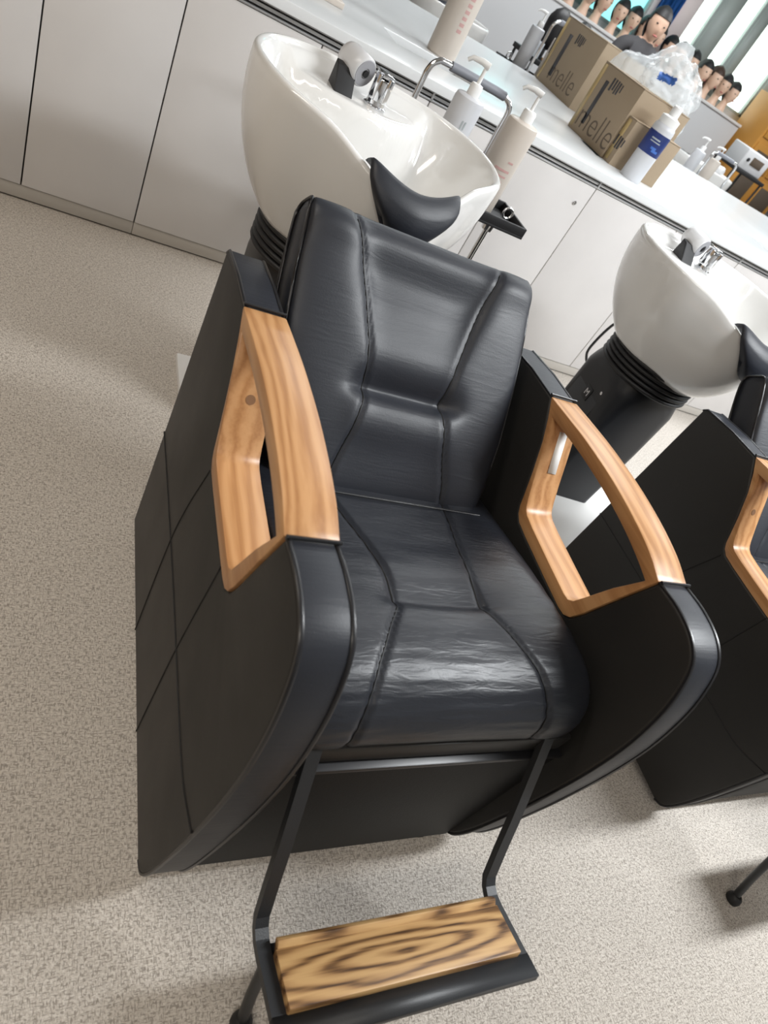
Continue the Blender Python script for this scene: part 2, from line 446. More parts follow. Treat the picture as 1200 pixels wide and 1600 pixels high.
# ================================================================= shampoo chair
AO, AI = 0.33, 0.267     # outer / inner face of the arm sides
def build_chair():
    ch = empty('shampoo_chair')
    front = [(-0.312, 0.746), (-0.36, 0.750), (-0.405, 0.744), (-0.437, 0.724), (-0.457, 0.685), (-0.472, 0.63), (-0.482, 0.55),
             (-0.483, 0.45), (-0.477, 0.33), (-0.468, 0.22), (-0.456, 0.12), (-0.440, 0.062), (-0.415, 0.045)]
    frontc = [(p.x, p.y) for p in cr([(y, z, 0) for y, z in front], 4)]
    top = [(0.306, 0.728), (0.296, 0.738), (0.20, 0.750), (0.108, 0.754)]
    notch = [(0.052, 0.690), (0.0, 0.598), (-0.010, 0.578), (-0.020, 0.566), (-0.036, 0.558), (-0.07, 0.556), (-0.16, 0.555), (-0.228, 0.555),
             (-0.246, 0.558), (-0.258, 0.568), (-0.268, 0.594), (-0.29, 0.672)]
    prof = [(0.306, 0.045)] + top + notch + frontc
    for s in (-1, 1):
        arm = prism_x('arm_side', prof, s * AO, s * AI, 'leather_shaded', ch, bev=0.007, seg=3)
        arm.data.materials.append(MATS['leather'])
        for f in arm.data.polygons: f.material_index = 1 if abs(f.normal.x) < 0.5 else 0  # painted light: bluish lit tone on front and top faces, shaded tone on sides
        # upholstered band on the front and top edge, slightly proud, with piping on both edges
        for xe in (AO - 0.003, AI + 0.003):
            pth = [(s * xe, y - 0.0 , z) for y, z in frontc]
            # push the bead outward along the profile
            bead = []
            for i, (y, z) in enumerate(frontc):
                a = frontc[max(i - 1, 0)]; c = frontc[min(i + 1, len(frontc) - 1)]
                t = Vector((c[0] - a[0], c[1] - a[1])).normalized()
                n = Vector((-t.y, t.x)); 
                if n.dot(Vector((-0.2 - y, 0.4 - z))) > 0: n = -n
                bead.append((s * xe, y - n.x * 0.0005, z - n.y * 0.0005))
            tube('piping', bead, 0.0032, 'piping', arm, 6)
            tube('piping', [(s * xe, y, z - 0.001) for y, z in top], 0.0030, 'piping', arm, 6)
        # stitched panel seams on the outer face
        xo = s * (AO + 0.0002)
        for ln in ([(0.304, 0.322), (0.1, 0.327), (-0.1, 0.328), (-0.30, 0.323), (-0.40, 0.325), (-0.476, 0.350)],
                   [(0.012, 0.05), (0.02, 0.30), (0.008, 0.42), (-0.026, 0.55)],
                   [(-0.200, 0.05), (-0.196, 0.32), (-0.207, 0.552)]):
            tube('seam', [(xo, p.x, p.y) for p in cr([(y, z, 0) for y, z in ln], 5)], 0.0016, 'seam', arm, 5)
        # wooden armrest frame
        outer_top = [(p.x, p.y) for p in cr([(-0.312, 0.747, 0), (-0.265, 0.760, 0), (-0.20, 0.768, 0), (-0.12, 0.771, 0), (-0.03, 0.768, 0), (0.04, 0.762, 0), (0.108, 0.755, 0)], 4)]
        inner_top = [(p.x, p.y) for p in cr([(-0.296, 0.728, 0), (-0.255, 0.736, 0), (-0.195, 0.743, 0), (-0.12, 0.746, 0), (-0.04, 0.744, 0), (0.02, 0.739, 0), (0.072, 0.734, 0)], 4)]
        outer = outer_top + [(0.080, 0.726), (0.052, 0.690), (0.022, 0.640), (0.0, 0.598), (-0.010, 0.578), (-0.020, 0.566), (-0.036, 0.558), (-0.07, 0.556),
                             (-0.16, 0.555), (-0.228, 0.555), (-0.246, 0.558), (-0.258, 0.568), (-0.268, 0.594), (-0.29, 0.672)]
        inner = inner_top + [(0.056, 0.714), (0.034, 0.680), (0.005, 0.633), (-0.016, 0.602), (-0.024, 0.592), (-0.030, 0.587), (-0.040, 0.583), (-0.07, 0.581),
                             (-0.15, 0.580), (-0.216, 0.580), (-0.230, 0.582), (-0.239, 0.590), (-0.247, 0.610), (-0.270, 0.672)]
        bm = bmesh.new(); n = len(outer)
        xa, xb = s * (AO + 0.002), s * (AI - 0.002)
        R = [[bm.verts.new((x, y, z)) for y, z in prf] for x in (xa, xb) for prf in (outer, inner)]
        for i in range(n):
            j = (i + 1) % n
            bm.faces.new((R[0][i], R[0][j], R[1][j], R[1][i])); bm.faces.new((R[2][i], R[3][i], R[3][j], R[2][j]))
            bm.faces.new((R[0][i], R[2][i], R[2][j], R[0][j])); bm.faces.new((R[1][i], R[1][j], R[3][j], R[3][i]))
        bmesh.ops.recalc_face_normals(bm, faces=bm.faces[:])
        es = [e for e in bm.edges if e.calc_face_angle(0) > math.radians(60)]
        bmesh.ops.bevel(bm, geom=es, offset=0.0025, segments=2, profile=0.5, affect='EDGES')
        wf = from_bm('armrest', bm, 'arm_wood', ch, 32)
        wf['label'] = 'curved light brown wooden armrest frame'
        for (y, z) in ((-0.3155, 0.7505), (0.1115, 0.7575)):
            tube('piping', [(s * (AI - 0.001), y, z), (s * (AO + 0.001), y, z)], 0.0026, 'piping', arm, 6)
        # round plug on the sloping rear bar
        nrm = Vector((0, -0.84, 0.55)); tan = Vector((0, 0.55, 0.84))
        c0 = Vector((s * 0.2985, 0.0215, 0.6595)) 
        bm = bmesh.new()
        ring = [bm.verts.new(c0 + (Vector((1, 0, 0)) * math.cos(a) + tan * math.sin(a)) * 0.0075 + nrm * 0.0008) for a in [2 * PI * k / 14 for k in range(14)]]
        rb = [bm.verts.new(v.co - nrm * 0.006) for v in ring]
        bm.faces.new(ring)
        for k in range(14): bm.faces.new((ring[k], rb[k], rb[(k + 1) % 14], ring[(k + 1) % 14]))
        from_bm('wood_plug', bm, 'plug_wood', wf)
        if s > 0:
            bm = bmesh.new()
            cc = Vector((0.302, 0.0365, 0.683))
            q = [bm.verts.new(cc + Vector((1, 0, 0)) * a * 0.010 + tan * b_ * 0.040 + nrm * d) for d in (0.0, 0.0012) for a, b_ in ((-1, -1), (1, -1), (1, 1), (-1, 1))]
            bm.faces.new(q[0:4]); bm.faces.new(q[4:8])
            for k in range(4): bm.faces.new((q[k], q[(k + 1) % 4], q[4 + (k + 1) % 4], q[4 + k]))
            st = from_bm('sticker', bm, 'white_label', wf); st['label'] = 'white paper sticker'
    # ---------------- backrest
    O = Vector((0, 0.035, 0.555)); U = Vector((0, 0.633, 0.775)).normalized(); N = Vector((0, -0.775, 0.633)).normalized()
    seam_b = [(-0.05, 0.122), (0.0, 0.114), (0.06, 0.096), (0.125, 0.082), (0.146, 0.081), (0.212, 0.092), (0.285, 0.111), (0.353, 0.132), (0.405, 0.152), (0.46, 0.17)]
    wid_b = [(-0.07, 0.205), (0.0, 0.217), (0.10, 0.232), (0.20, 0.238), (0.30, 0.238), (0.40, 0.232), (0.43, 0.222)]
    def E(t, p): return max(0.0, 1 - abs(t) ** p) ** (1.0 / p)
    S0, S1, TB = -0.06, 0.416, 0.050
    def back_front(x, s, w):
        u = x / w
        xs = interp(seam_b, s)
        d = 0.0
        g = abs(abs(x) - xs)
        d -= 0.006 * math.exp(-(g / 0.005) ** 2)
        inside = 1 / (1 + math.exp((abs(x) - xs) / 0.012))
        # pinched tuck across the middle
        across = 1 / (1 + math.exp((abs(x) - 0.105) / 0.010))
        d -= 0.024 * math.exp(-(abs(s - 0.138) / (0.030 if s > 0.138 else 0.012)) ** 1.6) * across
        d += 0.010 * math.exp(-((s - 0.085) / 0.04) ** 2) * across
        d += 0.006 * math.exp(-((s - 0.20) / 0.05) ** 2) * inside
        # dished panel between the bolsters, deeper towards the head
        d -= inside * 0.012 * min(1, max(0, (s - 0.15) / 0.15))
        d += 0.010 * (1 - inside) * (1 - abs(u) ** 4)
        d += 0.008 * math.exp(-((s - 0.385) / 0.028) ** 2) - 0.004 * inside * math.exp(-((s - 0.325) / 0.025) ** 2)
        return d
    nu, nv = 96, 96
    verts, faces = [], []
    def loop_row(s, v):
        ev = E(v, 6.0)
        w = interp(wid_b, s)
        row = []
        for k in range(nu):
            u = -1 + 2 * k / (nu - 1); u = math.sin(u * PI / 2) * 0.35 + u * 0.65
            x = u * w
            d = TB * E(u, 12) * ev + back_front(x, s, w) * E(u, 12) * ev
            row.append(O + Vector((x, 0, 0)) + U * s + N * (d - TB))
        for k in range(nu):
            u = 1 - 2 * k / (nu - 1); u = math.sin(u * PI / 2) * 0.35 + u * 0.65
            x = u * w
            d = -TB * E(u, 12) * ev
            row.append(O + Vector((x, 0, 0)) + U * s + N * (d - TB))
        return row
    for i in range(nv):
        v = -1 + 2 * i / (nv - 1); v = math.sin(v * PI / 2) * 0.55 + v * 0.45
        s = S0 + (S1 - S0) * (v + 1) / 2
        verts += loop_row(s, v)
    m_ = 2 * nu
    for i in range(nv - 1):
        for k in range(m_):
            a = i * m_ + k; b_ = i * m_ + (k + 1) % m_
            faces.append((a, b_, b_ + m_, a + m_))
    me = bpy.data.meshes.new('backrest'); me.from_pydata([tuple(p) for p in verts], [], faces); me.validate()
    bm = bmesh.new(); bm.from_mesh(me); bmesh.ops.remove_doubles(bm, verts=bm.verts, dist=1e-5); bmesh.ops.recalc_face_normals(bm, faces=bm.faces); bm.to_mesh(me); bm.free()
    br = link('backrest', me, 'leather', ch)
    def bpt(x, s, extra=0.0):
        w = interp(wid_b, s)
        v = 2 * (s - S0) / (S1 - S0) - 1
        u = x / w
        d = (TB + back_front(x, s, w)) * E(u, 12) * E(v, 6)
        return O + Vector((x, 0, 0)) + U * s + N * (d - TB + extra)
    for sg in (-1, 1):
        tube('seam', [bpt(sg * interp(seam_b, s), s, 0.0012) for s in [S0 + 0.03 + (S1 - S0 - 0.045) * k / 60 for k in range(61)]], 0.0016, 'seam', br, 5)
        # piping along the front edge of each side and over the top to the rear
        pp = [O + Vector((sg * interp(wid_b, s) * 1.001, 0, 0)) + U * s + N * (TB * 0.74 * E(2 * (s - S0) / (S1 - S0) - 1, 6) - TB) for s in [S0 + (S1 - S0) * (0.5 - 0.5 * math.cos(PI * k / 50)) for k in range(51)]]
        tube('piping', pp, 0.0030, 'piping', br, 6)
        pp = [O + Vector((sg * interp(wid_b, s) * 1.001, 0, 0)) + U * s + N * (-TB * 0.74 * E(2 * (s - S0) / (S1 - S0) - 1, 6) - TB) for s in [S0 + (S1 - S0) * (0.5 - 0.5 * math.cos(PI * k / 50)) for k in range(51)]]
        tube('piping', pp, 0.0030, 'piping', br, 6)
    # ---------------- seat
    path = [(0.10, 0.505), (0.03, 0.520), (-0.06, 0.538), (-0.15, 0.556), (-0.24, 0.570), (-0.31, 0.577), (-0.365, 0.572), (-0.402, 0.552), (-0.424, 0.522), (-0.430, 0.488), (-0.420, 0.455)]
    pc = cr([(y, z, 0) for y, z in path], 14)
    npc = len(pc)
    seam_s = [(-0.50, 0.168), (-0.42, 0.160), (-0.40, 0.153), (-0.36, 0.138), (-0.30, 0.106), (-0.265, 0.083), (-0.24, 0.080), (-0.20, 0.082), (-0.13, 0.094), (-0.04, 0.116), (0.1, 0.14)]
    TS = 0.040; WS = 0.252
    def seat_front(x, i):
        y, z = pc[i].x, pc[i].y
        yy = y if i < npc * 0.72 else min(y, -0.405)
        xs = interp(seam_s, yy)
        d = -0.0055 * math.exp(-((abs(x) - xs) / 0.005) ** 2)
        inside = 1 / (1 + math.exp((abs(x) - xs) / 0.014))
        if i < npc * 0.85:
            across = 1 / (1 + math.exp((abs(x) - 0.092) / 0.012))
            d -= 0.012 * math.exp(-(abs(y + 0.250) / (0.030 if y > -0.25 else 0.009)) ** 1.5) * across
            d += 0.004 * math.exp(-((y + 0.30) / 0.04) ** 2) * across
            d += 0.006 * math.exp(-((y + 0.18) / 0.05) ** 2) * inside
        d += 0.004 * (1 - inside)
        d += 0.0012 * noise.noise(Vector((x * 9, i * 0.25, 3.1)))
        return d
    verts, faces = [], []
    nu = 100
    def frame(i):
        t = pc[min(i + 1, npc - 1)] - pc[max(i - 1, 0)]; t.normalize()
        n = Vector((t.y, -t.x, 0))       # upward for path running to -y
        return n
    for i in range(npc):
        v = -1 + 2 * i / (npc - 1)
        ev = E(v, 10); n = frame(i); p = pc[i]
        for half in (1, -1):
            for k in range(nu):
                u = (-1 + 2 * k / (nu - 1)) * half; u = math.sin(u * PI / 2) * 0.35 + u * 0.65
                # the front corners are rounded off
                wr = WS * (1.0 if i < npc * 0.6 else 1 - 0.10 * ((i / npc - 0.6) / 0.4) ** 2.0)
                e = E(u, 9) * ev
                d = (TS + seat_front(u * wr, i)) * e if half > 0 else -TS * e
                q = Vector((p.x, p.y)) + Vector((n.x, n.y)) * (d - TS)
                verts.append((u * wr, q.x, q.y))
    m_ = 2 * nu
    for i in range(npc - 1):
        for k in range(m_):
            a = i * m_ + k; b_ = i * m_ + (k + 1) % m_
            faces.append((a, b_, b_ + m_, a + m_))
    faces.append(tuple(range(m_))); faces.append(tuple(range((npc - 1) * m_, npc * m_)))
    me = bpy.data.meshes.new('seat'); me.from_pydata(verts, [], faces); me.validate()
    bm = bmesh.new(); bm.from_mesh(me); bmesh.ops.remove_doubles(bm, verts=bm.verts, dist=1e-5); bmesh.ops.recalc_face_normals(bm, faces=bm.faces); bm.to_mesh(me); bm.free()
    seat = link('seat', me, 'leather_seat', ch)
    for sg in (-1, 1):
        pth = []
        for i in range(6, npc - 2):
            n = frame(i); y = pc[i].x; yy = y if i < npc * 0.72 else min(y, -0.405)
            x = sg * interp(seam_s, yy)
            v = -1 + 2 * i / (npc - 1)
            d = (TS + seat_front(x, i)) * E(x / WS, 9) * E(v, 10) - TS + 0.0012
            pth.append((x, pc[i].x + n.x * d, pc[i].y + n.y * d))
        tube('seam', pth, 0.0016, 'seam', seat, 5)
        pth = []
        for i in range(0, npc):
            n = frame(i); v = -1 + 2 * i / (npc - 1)
            wr = WS * (1.0 if i < npc * 0.6 else 1 - 0.10 * ((i / npc - 0.6) / 0.4) ** 2.0)
            d = TS * 0.70 * E(v, 10) - TS
            pth.append((sg * wr * 0.997, pc[i].x + n.x * d, pc[i].y + n.y * d))
        tube('piping', pth, 0.0028, 'piping', seat, 6)
    n0 = frame(8)
    tube('piping', [(x, pc[20].x, pc[20].y + 0.004) for x in [-0.2 + 0.4 * k / 10 for k in range(11)]], 0.002, 'piping', seat, 6)
    # ---------------- base under the seat
    box('base_box', (-0.266, -0.395, 0.060), (0.266, 0.30, 0.44), 'black_board', ch, 0.003)
    box('skirt_board', (-0.2665, -0.436, 0.050), (0.2665, -0.418, 0.425), 'black_board', ch, 0.003)
    box('seat_rail', (-0.258, -0.430, 0.4315), (0.258, -0.36, 0.475), 'leather_shaded', ch, 0.006)
    box('trim_strip', (-0.266, -0.441, 0.421), (0.266, -0.405, 0.431), 'piping', ch, 0.003)
    # short cross gusset behind the foot bars
    # ---------------- footrest
    fr = empty('footrest'); fr.parent = ch
    bend = [(-0.425, 0.475), (-0.46, 0.41), (-0.50, 0.335), (-0.530, 0.275)]
    bend2 = [(-0.546, 0.245), (-0.556, 0.226), (-0.569, 0.216), (-0.585, 0.213), (-0.604, 0.217)]
    tail = [(-0.64, 0.229), (-0.702, 0.250)]
    yz = bend + bend2 + tail
    for s in (-1, 1):
        sweep_rect('side_bar', [(s * 0.203, y, z) for y, z in yz], 0.020, 0.012, 'black_steel', fr)
    sweep_rect('front_bar', [(-0.213, -0.694, 0.2475), (0.213, -0.694, 0.2475)], 0.034, 0.013, 'black_steel', fr, side=(0, 0.947, -0.32))
    sweep_rect('rear_bar', [(-0.195, -0.600, 0.208), (0.195, -0.600, 0.208)], 0.02, 0.010, 'black_steel', fr, side=(0, 1, 0))
    # plank (tilted) with a raised rear lip
    ang = math.atan2(0.033, -0.098)
    bm = bmesh.new(); bm_box(bm, (-0.193, -0.038, -0.008), (0.193, 0.038, 0.008), 0.002)
    pl = from_bm('plank', bm, 'plank_wood', fr)
    pl.location = (0, -0.640, 0.241); pl.rotation_euler = (-0.32, 0, 0)
    bm = bmesh.new(); bm_box(bm, (-0.190, -0.006, -0.013), (0.190, 0.006, 0.013), 0.002)
    lip = from_bm('rear_lip', bm, 'plank_wood', fr)
    lip.location = (0, -0.6005, 0.230); lip.rotation_euler = (-0.95, 0, 0)
    for s in (-1, 1):
        lg = tube('support_leg', [(s * 0.190, -0.600, 0.212), (s * 0.180, -0.630, 0.09), (s * 0.172, -0.652, 0.014)], 0.009, 'black_steel', fr, 10)
        lathe('rubber_foot', [(0.012, 0.0), (0.017, 0.003), (0.018, 0.012), (0.014, 0.022), (0.009, 0.026)], 'rubber', lg, 14, c=(s * 0.172, -0.654))
    # glides
    for s in (-1, 1):
        for y in (-0.405, 0.27):
            lathe('glide', [(0.018, 0.0), (0.020, 0.006), (0.013, 0.012), (0.012, 0.062)], 'rubber', ch, 14, c=(s * 0.235, y))
    return ch
chair = build_chair()
tag(chair, 'black leather shampoo chair with wooden armrests in the middle of the picture', 'chair', 'shampoo chairs')
S = 1.248
chair2 = copy_tree(chair)
chair2.location = (S, 0, 0)
chair2['label'] = 'black leather shampoo chair cut off by the right edge of the picture'

# ================================================================= shampoo basin with its pedestal
def build_basin():
    b = empty('shampoo_basin')
    cx = 0.045
    # rim in plan, half outline from rear to front: (dx, y, z)
    half = [(0.0, 1.150, 0.905), (0.10, 1.140, 0.905), (0.19, 1.108, 0.904), (0.262, 1.045, 0.903), (0.302, 0.960, 0.902), (0.312, 0.880, 0.901), (0.300, 0.800, 0.900),
            (0.277, 0.735, 0.899), (0.245, 0.692, 0.896), (0.180, 0.638, 0.886), (0.115, 0.578, 0.862), (0.060, 0.538, 0.840), (0.0, 0.526, 0.832)]
    full = [Vector((cx + dx, y, z)) for dx, y, z in half] + [Vector((cx - dx, y, z)) for dx, y, z in half[-2:0:-1]]
    rim = cr(full, 6, closed=True)
    n = len(rim)
    bc = Vector((0.025, 0.820, 0)); br = 0.140; zb = 0.575
    cen = Vector((cx, 0.83, 0))
    verts, faces = [], []
    rings = []
    def add(ring): rings.append(len(verts)); verts.extend(ring)
    # outer wall from the bottom up
    NO = 22
    for k in range(NO):
        t = k / (NO - 1)                     # 0 bottom, 1 rim
        g = math.sin(t * PI / 2) ** 0.95
        zf = 1 - math.cos(t * PI / 2)
        zf = t ** 1.35
        ring = []
        for p in rim:
            d = Vector((p.x - bc.x, p.y - bc.y, 0)); d.normalize()
            q = Vector((bc.x + d.x * br, bc.y + d.y * br, 0))
            # slight outward belly
            out = 0.004 * math.sin(PI * t)
            pp = q.lerp(Vector((p.x, p.y, 0)), g) + d * out
            pp.z = zb + (p.z - 0.008 - zb) * zf
            ring.append(pp)
        add(ring)
    def inset(p, d):
        v = cen - Vector((p.x, p.y, 0)); v.normalize()
        return Vector((p.x + v.x * d, p.y + v.y * d, 0))
    for d, dz in ((0.002, -0.003), (0.006, 0.0), (0.012, 0.0005), (0.017, -0.003), (0.020, -0.009)):
        ring = []
        for p in rim:
            q = inset(p, d); q.z = p.z + dz; ring.append(q)
        add(ring)
    drain = Vector((cx, 0.735, 0))
    NI = 44
    def zin(q, rho, zr):
        depth = (1 - rho ** 5) ** 0.8
        zbowl = (zr - 0.009) + (0.690 - zr + 0.009) * min(1.0, depth * 1.0)
        e = ((q.x - cx + 0.02) / 0.225) ** 2 + ((q.y - 1.15) / 0.235) ** 2
        w = 1 / (1 + math.exp((e - 1.0) / 0.045))
        side = min(1, max(0, (1 - rho) / 0.16)); side = side * side * (3 - 2 * side)
        zdeck = 0.868 + (zr - 0.009 - 0.868) * (1 - side)
        return zbowl * (1 - w) + max(zdeck, zbowl) * w
    for k in range(1, NI):
        rho = 1 - k / NI
        rho = rho ** 0.85
        ring = []
        for p in rim:
            e = inset(p, 0.020)
            q = Vector((drain.x + (e.x - drain.x) * rho, drain.y + (e.y - drain.y) * rho, 0))
            q.z = zin(q, rho, p.z); ring.append(q)
        add(ring)
    for a, c in zip(rings, rings[1:]):
        for j in range(n):
            faces.append((a + j, a + (j + 1) % n, c + (j + 1) % n, c + j))
    faces.append(tuple(rings[-1] + j for j in range(n)))
    faces.append(tuple(rings[0] + j for j in range(n))[::-1])
    me = bpy.data.meshes.new('bowl'); me.from_pydata([tuple(v) for v in verts], [], faces)
    bm = bmesh.new(); bm.from_mesh(me); bmesh.ops.recalc_face_normals(bm, faces=bm.faces); bm.to_mesh(me); bm.free()
    bowl = link('bowl', me, 'ceramic', b)
    bowl['label'] = 'glossy white ceramic bowl'
    lathe('drain', [(0.024, 0.688), (0.024, 0.694), (0.018, 0.6945), (0.0, 0.692)], 'chrome', bowl, 18, c=(cx, 0.735))
    # neck pad: padded half-moon hanging on the front notch
    verts, faces = [], []
    nu, nv = 40, 18
    for i in range(nv + 1):
        v = i / nv
        for side in (1, -1):
            for k in range(nu + 1):
                u = (-1 + 2 * k / nu) * side
                w = 0.108 * (1 - 0.50 * max(0, v - 0.30) ** 1.6 / 0.7 ** 1.6)
                x = u * w
                # curve: over the lip then hanging outside
                lipz = 0.838 + 0.024 * abs(x / 0.108) ** 1.8
                liy = 0.528 + 0.040 * abs(x / 0.108) ** 1.8
                if v < 0.28:
                    a = v / 0.28; y = liy + 0.030 - 0.044 * a; z = lipz - 0.004 + 0.013 * math.sin(a * PI)
                else:
                    a = (v - 0.28) / 0.72; y = liy - 0.014 - 0.012 * math.sin(a * PI); z = lipz - 0.004 - 0.085 * a * (1 - 0.45 * abs(u) ** 3)
                th = 0.013 * max(0, 1 - abs(u) ** 8) ** 0.5 * max(0, 1 - abs(2 * v - 1) ** 8) ** 0.5
                nrm = Vector((0, -0.85, 0.5)) if v > 0.28 else Vector((0, -0.25, 0.97))
                verts.append(Vector((cx + x, y, z)) + nrm * (th * side + 0.006))
    m_ = 2 * (nu + 1)
    for i in range(nv):
        for k in range(m_):
            a = i * m_ + k; c = i * m_ + (k + 1) % m_
            faces.append((a, c, c + m_, a + m_))
    me = bpy.data.meshes.new('neck_pad'); me.from_pydata([tuple(v) for v in verts], [], faces)
    bm = bmesh.new(); bm.from_mesh(me); bmesh.ops.remove_doubles(bm, verts=bm.verts, dist=1e-5); bmesh.ops.recalc_face_normals(bm, faces=bm.faces); bm.to_mesh(me); bm.free()
    pad = link('neck_pad', me, 'leather', b); pad['label'] = 'black padded neck rest'
    box('pad_clip', (cx - 0.030, 0.462, 0.752), (cx - 0.022, 0.478, 0.768), 'chrome', pad, 0.002)
    # black ribbed collar
    col = empty('collar'); col.parent = b
    for k in range(5):
        z = 0.528 + 0.017 * k; r = 0.168 + 0.0 * k
        lathe('collar_ring', [(r - 0.012, z), (r, z + 0.003), (r + 0.003, z + 0.008), (r, z + 0.0135), (r - 0.012, z + 0.016)], 'rubber', col, 40, c=(0.010, 0.82), ang=60)
    lathe('collar_top', [(0.155, 0.613), (0.164, 0.616), (0.166, 0.630), (0.156, 0.642), (0.150, 0.640)], 'rubber', col, 40, c=(0.010, 0.82), ang=60)
    # pedestal: tapered rounded box
    bm = bmesh.new()
    rings = []
    for (z, hx, hy, r) in ((0.0, 0.125, 0.130, 0.03), (0.03, 0.125, 0.130, 0.03), (0.30, 0.132, 0.138, 0.035), (0.47, 0.145, 0.148, 0.07), (0.50, 0.150, 0.150, 0.10), (0.54, 0.152, 0.152, 0.14)):
        ring = []
        for q in range(4):
            sx, sy = ((1, 1), (-1, 1), (-1, -1), (1, -1))[q]
            for k in range(6):
                a = q * PI / 2 + k / 5 * PI / 2
                ring.append(bm.verts.new((0.010 + sx * (hx - r) + r * math.cos(a), 0.83 + sy * (hy - r) + r * math.sin(a), z)))
        rings.append(ring)
    for a, c in zip(rings, rings[1:]):
        for j in range(24): bm.faces.new((a[j], a[(j + 1) % 24], c[(j + 1) % 24], c[j]))
    bm.faces.new(rings[0][::-1]); bm.faces.new(rings[-1])
    ped = from_bm('pedestal', bm, 'pedestal_black', b, 30)
    # raised service plate and vents on the left side face
    sp = box('side_plate', (-0.130, 0.745, 0.06), (-0.117, 0.915, 0.465), 'pedestal_side', ped, 0.004)
    bm = bmesh.new(); bm_box(bm, (-0.1335, 0.800, 0.372), (-0.1295, 0.842, 0.420), 0.001)
    lg = from_bm('logo_frame', bm, 'rubber', ped)
    text('logo_letter', 'M', 0.034, 'satin_plastic', lg, Matrix.Translation((-0.1338, 0.821, 0.396)) @ Matrix.Rotation(-PI / 2, 4, 'Z') @ Matrix.Rotation(PI / 2, 4, 'X'))
    for k in range(3): box('vent_slot', (-0.1335, 0.775, 0.20 + 0.045 * k), (-0.1295, 0.885, 0.215 + 0.045 * k), 'rubber', ped, 0.001)
    for z in (0.10, 0.44): lathe('screw', [(0.006, 0.0), (0.006, 0.003), (0.0, 0.004)], 'chrome', ped, 10).matrix_basis = Matrix.Translation((-0.130, 0.76, z)) @ Matrix.Rotation(-PI / 2, 4, 'Y')
    # white floor plate
    fp = box('floor_plate', (-0.195, 0.345, 0.0), (0.29, 1.02, 0.022), 'white_plastic', b, 0.004)
    # mixer
    mx_ = empty('mixer_tap', ); mx_.parent = b
    c = (0.062, 1.008)
    lathe('tap_base', [(0.030, 0.865), (0.030, 0.873), (0.024, 0.876), (0.023, 0.884)], 'chrome', mx_, 24, c=c)
    lathe('tap_body', [(0.021, 0.882), (0.021, 0.925), (0.019, 0.931), (0.0, 0.933)], 'chrome', mx_, 20, c=c)
    for k in range(4):
        a = k * PI / 2 + 0.5
        bm = bmesh.new(); bm_box(bm, (0.0185, -0.008, 0.884), (0.027, 0.008, 0.940), 0.003)
        o = from_bm('tap_fin', bm, 'chrome', mx_); o.matrix_basis = Matrix.Translation((c[0], c[1], 0)) @ Matrix.Rotation(a, 4, 'Z')
    bm = bmesh.new(); bm_box(bm, (-0.014, -0.018, 0.934), (0.014, 0.040, 0.945), 0.004)
    o = from_bm('tap_lever', bm, 'chrome', mx_); o.location = (c[0], c[1], 0)
    # hand shower in a black wedge holder
    hs = empty('hand_shower'); hs.parent = b
    prism = prism_x('holder', [(-0.038, 0.865), (0.036, 0.865), (0.030, 0.920), (0.006, 0.916)], -0.024, 0.024, 'rubber', hs, 0.003)
    prism.location = (-0.030, 1.010, 0)
    ax = Vector((0.42, -0.80, -0.10)).normalized()
    bm = bmesh.new()
    prof = [(0.020, -0.055), (0.029, -0.048), (0.033, -0.035), (0.034, 0.0), (0.034, 0.022), (0.031, 0.026)]
    lathe_bm(bm, prof, 24)
    head = from_bm('shower_head', bm, 'satin_plastic', hs, 50)
    rot = ax.to_track_quat('Z', 'Y').to_matrix().to_4x4()
    head.matrix_basis = Matrix.Translation((0.000, 1.035, 0.925)) @ rot
    bm = bmesh.new(); lathe_bm(bm, [(0.029, 0.0255), (0.029, 0.0275), (0.012, 0.0285), (0.011, 0.026), (0.0, 0.026)], 24)
    o = from_bm('spray_face', bm, 'shower_face', hs, 50); o.matrix_basis = head.matrix_basis.copy()
    bm = bmesh.new(); lathe_bm(bm, [(0.008, 0.027), (0.008, 0.031), (0.0, 0.031)], 16)
    o = from_bm('nozzle', bm, 'rubber', hs, 50); o.matrix_basis = head.matrix_basis.copy()
    return b
basin = build_basin()
tag(basin, 'white ceramic shampoo basin on black pedestal behind the middle chair', 'basin', 'shampoo basins')
basin2 = copy_tree(basin)
basin2['label'] = 'white ceramic shampoo basin on black pedestal behind the right-hand chair'
# pivot about its own pedestal, turned a little
def place_basin(o, x, y, rz):
    o.rotation_euler = (0, 0, rz)
    c = Vector((0.01, 0.82, 0)); r = Matrix.Rotation(rz, 3, 'Z') @ c
    o.location = (x + c.x - r.x, y + c.y - r.y, 0)
place_basin(basin2, S, 0, math.radians(-7))
hz = tube('power_cord', [tuple(p) for p in cr([(1.42, 1.02, 0.50), (1.50, 1.20, 0.535), (1.545, 1.36, 0.47), (1.55, 1.40, 0.32), (1.575, 1.40, 0.255), (1.60, 1.34, 0.225), (1.58, 1.20, 0.24), (1.40, 0.94, 0.30)], 8)], 0.006, 'rubber', None, 8)
tag(hz, 'thin dark cord looping down beside the right-hand black pedestal', 'cord')

# ================================================================= counter: cabinets, rails and worktop
YC = 1.690; ZT = 0.879
seams_x = [-2.50, -2.09, -1.44, -1.03, -0.677, -0.322, 0.085, 0.492, 0.899, 1.306, 1.808, 2.26, 2.75, 3.25, 3.75, 4.25, 4.75]
